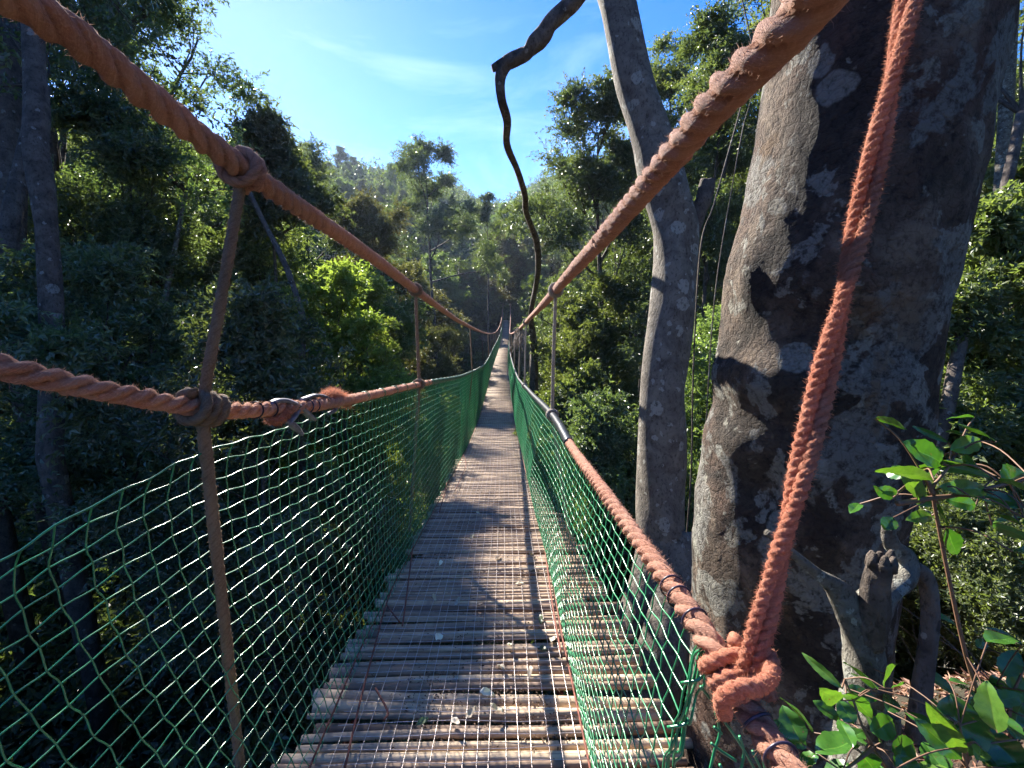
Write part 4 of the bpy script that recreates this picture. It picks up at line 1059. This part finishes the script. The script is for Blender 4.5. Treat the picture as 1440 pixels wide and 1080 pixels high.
def sprig(name, label, stem_pts, leaves, zdef, mat=M_LBIG, stemr=.0035, extra=0, seed=1, spread=.2):
    rg = np.random.default_rng(seed)
    SP = [Pz(*p) for p in stem_pts[0]]
    b = SP[-1]; gz = float(ground(b[0], b[1]))
    t = thing(name, (float(b[0]), float(b[1]), gz), label, 'plant')
    ms = MB()
    for k, sp in enumerate(stem_pts):
        P = [Pz(*p) for p in sp]
        if k == 0:
            e = P[-1]; P += [e + np.array([.004, .01, -.05]), e + np.array([.01, .02, -.14]), e + np.array([.02, .03, -.30]), np.array([e[0] + .03, e[1] + .05, gz - .05])]
        P = catmull(P, 6); tube(ms, P, np.linspace(stemr * .5, stemr * 1.3, len(P)), 7, True)
    ml = MB()
    allP = [Pz(*p) for sp in stem_pts for p in sp[:-1]]
    for (bu, bv, tu, tv, w, dz, face, lv) in leaves:
        B = Pz(bu, bv, zdef); Tp = Pz(tu, tv, zdef + dz)
        n = {'u': np.array([-.3, .2, 1.0]), 'f': np.array([-.5, -.8, .6]), 's': np.array([-.9, .1, .5]), 'd': np.array([.5, -.6, .3])}[face] + rg.normal(0, .12, 3)
        big_leaf(ml, B, Tp, w / 600 * zdef, n, rg.uniform(.05, .2), lv)
        # leaf stalk
        near = min(allP, key=lambda p: np.linalg.norm(p - B))
        tube(ms, np.array([near, (near + B) / 2, B]), stemr * .45, 4, False)
    for k in range(extra):
        c = allP[rg.integers(len(allP))] + rg.normal(0, spread * .25, 3); d = rg.normal(0, 1, 3); d[2] = abs(d[2]) * .4; d /= np.linalg.norm(d)
        L = rg.uniform(.035, .075); n = np.array([0, 0, 1.]) + rg.normal(0, .45, 3)
        big_leaf(ml, c, c + d * L, L * rg.uniform(.42, .55), n, rg.uniform(.05, .25), rg.random())
        near = min(allP, key=lambda p: np.linalg.norm(p - c)); tube(ms, catmull([near, (near + c) / 2 + np.array([0, 0, .012]), c], 4), stemr * .4, 4, False)
    part('stem', ms, M_STEM, t); part('leaves', ml, mat, t)
    return t
M_STEM = mat_simple('brown_stem', c4(.16, .085, .05), .6, 0, 60, .3)
sprig('broad_leaf_sapling', 'sapling with large glossy green leaves in the bottom right corner, centre of the leaf group', [[(1188, 955, .80), (1200, 985, .79), (1212, 1020, .78), (1228, 1050, .78), (1250, 1090, .80)], [(1185, 1085, .74), (1215, 1062, .76), (1228, 1050, .78)]],
      [(1184, 968, 1127, 918, 13, .05, 's', .7), (1182, 985, 1155, 972, 26, -.02, 'f', .9), (1190, 975, 1222, 1000, 26, .03, 'u', .6), (1128, 1046, 1100, 994, 34, .03, 'f', .35), (1135, 1052, 1085, 1012, 26, .05, 'f', .3),
       (1215, 1040, 1146, 1052, 44, -.02, 'u', .2), (1200, 1018, 1180, 985, 24, .02, 'f', .3), (1225, 1030, 1262, 1012, 30, .02, 'f', .45), (1238, 1045, 1215, 1000, 26, .05, 'd', .3), (1195, 1075, 1160, 1100, 36, 0, 'u', .3), (1255, 1058, 1290, 1045, 30, .02, 'f', .35), (1150, 1060, 1118, 1082, 22, .0, 'u', .5), (1210, 1058, 1235, 1090, 34, 0, 'f', .25)], .78, extra=10, seed=3)
sprig('broad_leaf_sapling', 'sapling with rounded dark glossy leaves at the bottom right edge', [[(1350, 1020, .72), (1355, 1050, .72), (1360, 1080, .72), (1370, 1120, .74)]],
      [(1362, 1062, 1338, 977, 62, .02, 'f', .2), (1356, 1060, 1308, 997, 26, -.03, 'f', .95), (1352, 1068, 1290, 1014, 28, .02, 'f', .35), (1440, 1085, 1386, 1026, 44, .02, 'f', .2), (1350, 1085, 1275, 1078, 26, 0, 'u', 1.0), (1395, 1085, 1440, 1050, 40, .03, 'u', .3), (1330, 1090, 1300, 1040, 34, .04, 'f', .25), (1290, 1095, 1262, 1062, 30, .02, 'f', .4), (1385, 1010, 1352, 985, 28, .08, 'f', .3), (1430, 1040, 1400, 990, 34, .07, 'f', .35), (1405, 1100, 1372, 1052, 38, .0, 'u', .15), (1372, 1040, 1415, 1010, 30, .06, 'd', .4)], .72, extra=14, seed=4, spread=.3)
sprig('small_leaf_sapling', 'leafy sapling low at the right edge above the rounded leaves', [[(1400, 965, 1.0), (1412, 995, 1.0), (1420, 1030, 1.0), (1430, 1090, 1.0)], [(1440, 940, 1.0), (1425, 975, 1.0), (1418, 1010, 1.0)]],
      [(1400, 1000, 1362, 985, 26, 0, 'f', .3), (1425, 1020, 1440, 985, 28, 0, 'f', .25), (1395, 985, 1345, 960, 24, 0, 'u', .4), (1410, 950, 1432, 915, 24, 0, 'f', .35), (1412, 990, 1396, 950, 26, 0, 'f', .6), (1420, 970, 1440, 950, 26, .02, 'f', .8), (1400, 965, 1370, 950, 20, 0, 'u', .5)], 1.0, extra=34, seed=5, spread=.5)
sprig('overhanging_sprig', 'leafy sprig with bright oval leaves crossing in front of the massive trunk at right', [[(1343, 640, 0.714), (1335, 655, 0.700), (1322, 672, 0.700), (1312, 690, 0.700), (1320, 740, 0.710), (1336, 820, 0.720), (1358, 920, 0.735), (1385, 1010, 0.75)], [(1450, 672, 0.700), (1420, 680, 0.700), (1380, 688, 0.700), (1340, 697, 0.700), (1312, 700, 0.700), (1262, 708, 0.686)], [(1296, 664, 0.700), (1306, 680, 0.700), (1312, 694, 0.700)]],
      [(1337, 634, 1386, 615, 25, .02, 'f', .85), (1324, 652, 1278, 622, 36, -.02, 'f', .15), (1320, 648, 1296, 618, 24, .05, 'f', .3), (1333, 622, 1281, 598, 9, .04, 's', .35), (1294, 660, 1241, 657, 16, 0, 'u', .4), (1280, 668, 1242, 662, 22, .04, 'f', .2), (1256, 700, 1222, 686, 16, 0, 's', .3), (1262, 692, 1234, 688, 14, .0, 'f', .6),
       (1388, 690, 1333, 682, 24, -.03, 'f', .7), (1440, 712, 1376, 692, 22, .03, 's', .1), (1372, 712, 1336, 702, 20, 0, 'f', .5), (1395, 675, 1352, 662, 9, 0, 's', .4), (1412, 678, 1450, 660, 38, .02, 'f', .2), (1300, 700, 1272, 670, 26, -.02, 'f', .95), (1310, 702, 1286, 706, 18, 0, 'f', 1.0),
       (1320, 708, 1330, 742, 9, 0, 's', .8), (1330, 744, 1352, 785, 24, .02, 'f', .05), (1256, 728, 1244, 745, 20, 0, 'f', .1), (1440, 728, 1396, 730, 12, 0, 'u', .8), (1395, 738, 1445, 756, 14, .03, 's', .3)], .70, extra=20, seed=6, spread=.2)
# forked pale branch stump in front of the massive trunk
st = [([(1215, 1080, 1.05), (1214, 1000, 1.05), (1216, 930, 1.05), (1205, 880, 1.05), (1183, 835, 1.04), (1150, 808, 1.03), (1112, 775, 1.02), (1078, 748, 1.01)], [.045, .04, .036, .033, .024, .012, .008, .007]),
      ([(1214, 900, 1.05), (1228, 865, 1.02), (1232, 820, 1.0), (1240, 788, .99)], [.035, .028, .022, .023]),
      ([(1210, 870, 1.05), (1232, 838, 1.08), (1270, 812, 1.1), (1275, 785, 1.1), (1256, 765, 1.08), (1250, 742, 1.07)], [.03, .03, .027, .018, .014, .011]),
      ([(1275, 790, 1.1), (1300, 810, 1.12), (1308, 850, 1.14), (1300, 930, 1.15), (1290, 1040, 1.15)], [.014, .016, .017, .018, .02])]
b = Pz(1215, 1080, .91)
S = thing('forked_stump', (float(b[0]), float(b[1]), float(ground(b[0], b[1]))), 'forked lichen-covered dead stump and branches in front of the massive trunk', 'stump')
for k, (pts, rads) in enumerate(st):
    m = MB(); P = [Pz(p[0], p[1], p[2] * .87) for p in pts]
    if k == 0: P = [np.array([P[0][0], P[0][1], float(ground(P[0][0], P[0][1])) - .1])] + P; rads = [.06] + rads
    P = catmull(P, 8); tube(m, P, np.interp(np.linspace(0, 1, len(P)), np.linspace(0, 1, len(rads)), rads), 16, True, lumpy(20 + k, .14))
    if k == 1:
        for j in range(6):
            a = j * 1.05; c_ = P[-1] + np.array([math.cos(a) * .017, math.sin(a) * .017, rnd.uniform(-.005, .012)]); tube(m, np.array([c_ - [0, 0, .02], c_, c_ + [0, 0, .012]]), [.010, .009, .004], 7)
    part('dead_limb', m, M_DEAD if k in (1,) else (M_BARK3 if k == 3 else M_PALEBARK), S)  # last limb gets darker bark, its shade put into the colour
# hanging vines
def vine(pts, r, label, mat=M_BARK3):
    P = catmull([Pz(*p) for p in pts], 8); m = MB(); tube(m, P, r, 6, True, lumpy(len(pts), .1))
    o = link('hanging_vine', m.mesh('hanging_vine', mat)); tag(o, label, 'vine'); return o
vine([(1050, 110, 3.6), (1042, 150, 3.6), (1020, 230, 3.5), (1003, 290, 3.4), (985, 350, 3.4), (975, 520, 3.4), (972, 660, 3.4), (962, 800, 3.4)], .006, 'thin vine hanging between the curved trunk and the massive trunk')
vine([(1040, -20, 4.6), (1062, 100, 4.6), (1045, 180, 4.6), (1030, 260, 4.5), (1005, 420, 4.5), (990, 640, 4.5)], .006, 'thin stem trailing right beside the massive trunk', M_BARK3)
# fallen leaves on the deck
def deck_hit(u, v, lift=.02):
    d = _ray(u, v); t = 1.0
    for _ in range(60):
        p = EYE + d * t; t *= 1 + .35 * ((p[2] - (float(deck_z(p[1])) + lift)) / max(.3, E - p[2]))
    return EYE + d * t
LV = [(716, 909, 'pale curled leaf in the middle of the deck'), (618, 893, 'pale leaf in the deck shadow nearest the net'), (762, 910, 'small green leaf by the right edge of the deck'), (745, 942, 'cream leaf lying on the cable shadow'), (664, 753, 'pale leaf left of the deck centre halfway down'), (701, 783, 'pale leaf on the sunlit middle boards'),
      (643, 848, 'bright leaf at the edge of the shadow patch'), (676, 852, 'small pale leaf right of the shadow patch'), (594, 1013, 'green leaf on the litter near the viewer'), (684, 972, 'pale leaf near the deck centre close to the viewer'), (662, 1004, 'yellowish leaf among crumbs near the viewer'), (641, 1016, 'brown leaf among crumbs near the viewer'),
      (698, 1000, 'small tan leaf near the deck centre'), (731, 818, 'curled leaf beside the cable shadow'), (620, 790, 'leaf in the far part of the shadow patch'), (748, 782, 'tiny leaf by the right edge rod'), (760, 868, 'yellow-green leaf caught by the right net'), (777, 896, 'fallen leaf at the foot of the right net'), (672, 720, 'small leaf on the far sunlit deck'), (610, 842, 'grey leaf in the shadow patch'), (705, 935, 'broken leaf in the wire squares')]
for k, (u, v, lab) in enumerate(LV):
    p = deck_hit(u, v, .022); m = MB(); L = rnd.uniform(.04, .07); a = rnd.uniform(0, 6.28); d = np.array([math.cos(a), math.sin(a), rnd.uniform(.0, .25)])
    big_leaf(m, -d * L / 2, d * L / 2, L * rnd.uniform(.4, .6), np.array([rnd.uniform(-.4, .4), rnd.uniform(-.4, .4), 1]), rnd.choice((-.5, -.35, .4, .55)), rnd.random() if 'green' not in lab else .2, .12)
    me = m.mesh('fallen_leaf', M_LMID if 'green' in lab else M_LDRY); o = link('fallen_leaf', me, None, Vector([float(c) for c in p])); tag(o, lab, 'leaf', 'fallen leaves on the deck')
# crumbs of litter between the poles
m = MB(); rg = np.random.default_rng(5); n = 12000
yy = .8 + 9 * rg.random(n) ** 1.5; xx = CX + rg.normal(0, .2, n); hot = rg.random(n) < .5
cl = rg.integers(0, 26, n); cy = rg.uniform(.9, 7, 26); cx = CX + rg.uniform(-.3, .4, 26)
xx = np.where(hot, cx[cl] + rg.normal(0, .07, n), xx); yy = np.where(hot, cy[cl] + rg.normal(0, .08, n), yy); yy = np.clip(yy, .76, 12)
P = np.stack([xx, yy, deck_z(yy) + rg.uniform(-.008, .003, n)], 1); D = rg.normal(0, 1, (n, 3)); D[:, 2] *= .25; D /= np.linalg.norm(D, axis=1)[:, None]
Nn = rg.normal(0, .35, (n, 3)); Nn[:, 2] += 1; l = rg.uniform(.004, .017, n)
leaf_quads(m, P, D, Nn, l, l * rg.uniform(.3, .7, n), rg)
o = link('leaf_litter', m.mesh('leaf_litter', mat_leaf('litter_crumb', c4(.06, .035, .025), c4(.14, .09, .06), c4(.3, .2, .14), .05, .7, .3, False), False)); o['kind'] = 'stuff'; o['label'] = 'brown crumbs of leaf litter lying between the poles'
# litter on the bank at right
m = MB(); n = 42000; xx = rg.uniform(.9, 6, n); yy = rg.uniform(-.2, 5.5, n); P = np.stack([xx, yy, ground(xx, yy) + rg.uniform(.0, .03, n)], 1)
D = rg.normal(0, 1, (n, 3)); D[:, 2] *= .3; D /= np.linalg.norm(D, axis=1)[:, None]; Nn = rg.normal(0, .5, (n, 3)); Nn[:, 2] += 1; l = rg.uniform(.02, .06, n)
leaf_quads(m, P, D, Nn, l, l * rg.uniform(.3, .6, n), rg)
o = link('fallen_leaf_litter', m.mesh('bank_litter', mat_leaf('bank_litter_leaf', c4(.10, .04, .025), c4(.24, .12, .08), c4(.45, .3, .22), .1, .6, .3, False), False)); o['kind'] = 'stuff'; o['label'] = 'red-brown leaf litter covering the bank at right'

# ---- thin scattering volume, added as a veil in place of lens glare
hz = MB(); X0_, X1_, Y0_, Y1_, Z0_, Z1_ = -430, 430, -410, 430, -14, 112
hz.add([(X0_, Y0_, Z0_), (X1_, Y0_, Z0_), (X1_, Y1_, Z0_), (X0_, Y1_, Z0_), (X0_, Y0_, Z1_), (X1_, Y0_, Z1_), (X1_, Y1_, Z1_), (X0_, Y1_, Z1_)], [(0, 3, 2, 1), (4, 5, 6, 7), (0, 1, 5, 4), (1, 2, 6, 5), (2, 3, 7, 6), (3, 0, 4, 7)])
mh = NT('veil_haze_air'); pv = mh.n('ShaderNodeVolumePrincipled', {'Color': c4(.62, .74, 1.0), 'Density': .00027, 'Anisotropy': .45}); mh.t.links.new(pv.outputs[0], mh.out.inputs['Volume'])
ho = link('veil_haze', hz.mesh('veil_haze', mh.m, False)); ho['kind'] = 'stuff'
# ---- light
w = bpy.data.worlds.new('World'); scene.world = w; w.use_nodes = True; nt = w.node_tree; nt.nodes.clear()
sky = nt.nodes.new('ShaderNodeTexSky'); sky.sky_type = 'NISHITA'; sky.sun_disc = False
SUN = Vector((-.66, 1.16, .80)).normalized()
sky.sun_elevation = math.asin(SUN.z); sky.sun_rotation = math.atan2(SUN.x, SUN.y)
sky.air_density = 1.0; sky.dust_density = 0.1; sky.ozone_density = 3.5; sky.altitude = 800
bg = nt.nodes.new('ShaderNodeBackground'); bg.inputs[1].default_value = SKYS = .077
tc = nt.nodes.new('ShaderNodeTexCoord'); mp = nt.nodes.new('ShaderNodeMapping'); mp.inputs['Scale'].default_value = (1.2, 1.2, 4.5); mp.inputs['Rotation'].default_value = (0, R(12), 0)
no = nt.nodes.new('ShaderNodeTexNoise'); no.inputs['Scale'].default_value = 2.0; no.inputs['Detail'].default_value = 5; no.inputs['Roughness'].default_value = .55; no.inputs['Distortion'].default_value = .5
rp_ = nt.nodes.new('ShaderNodeValToRGB'); rp_.color_ramp.elements[0].position = .50; rp_.color_ramp.elements[0].color = (0, 0, 0, 1); rp_.color_ramp.elements[1].position = .78; rp_.color_ramp.elements[1].color = (.2, .2, .2, 1)
mx = nt.nodes.new('ShaderNodeMix'); mx.data_type = 'RGBA'; mx.inputs[7].default_value = (7, 8.5, 11, 1)
hs = nt.nodes.new('ShaderNodeHueSaturation'); hs.inputs['Saturation'].default_value = 1.38; hs.inputs['Hue'].default_value = .515
ou = nt.nodes.new('ShaderNodeOutputWorld')
for a_, b_ in ((tc.outputs['Generated'], mp.inputs[0]), (mp.outputs[0], no.inputs['Vector']), (no.outputs['Fac'], rp_.inputs[0]), (rp_.outputs[0], mx.inputs[0]), (sky.outputs[0], hs.inputs['Color']), (hs.outputs[0], mx.inputs[6]), (mx.outputs[2], bg.inputs[0]), (bg.outputs[0], ou.inputs[0])): nt.links.new(a_, b_)
ld = bpy.data.lights.new('sun', 'SUN'); ld.energy = 5; ld.angle = R(.5); ld.color = (1, .94, .84)
so = bpy.data.objects.new('sun', ld); COL.objects.link(so); so.rotation_euler = SUN.to_track_quat('Z', 'Y').to_euler(); so.location = SUN * 60
cd = bpy.data.cameras.new('camera'); cam = bpy.data.objects.new('camera', cd); COL.objects.link(cam); scene.camera = cam
cam.matrix_world = Matrix(((_r[0], _u[0], -_f[0], 0), (_r[1], _u[1], -_f[1], 0), (_r[2], _u[2], -_f[2], E), (0, 0, 0, 1)))
cd.sensor_width = 36; cd.sensor_fit = 'HORIZONTAL'; cd.lens = 36 * F / 1440; cd.clip_start = .02; cd.clip_end = 2000
vs = scene.view_settings; vs.view_transform = 'Standard'; vs.look = 'None'; vs.gamma = 1; vs.use_curve_mapping = False; vs.exposure = 2.0
cy_ = scene.cycles; cy_.max_bounces = 7; cy_.diffuse_bounces = 3; cy_.glossy_bounces = 3; cy_.transmission_bounces = 4; cy_.transparent_max_bounces = 4
cy_.use_adaptive_sampling = True; cy_.adaptive_threshold = .02; cy_.use_denoising = True; cy_.sample_clamp_indirect = 6; cy_.caustics_reflective = False; cy_.caustics_refractive = False
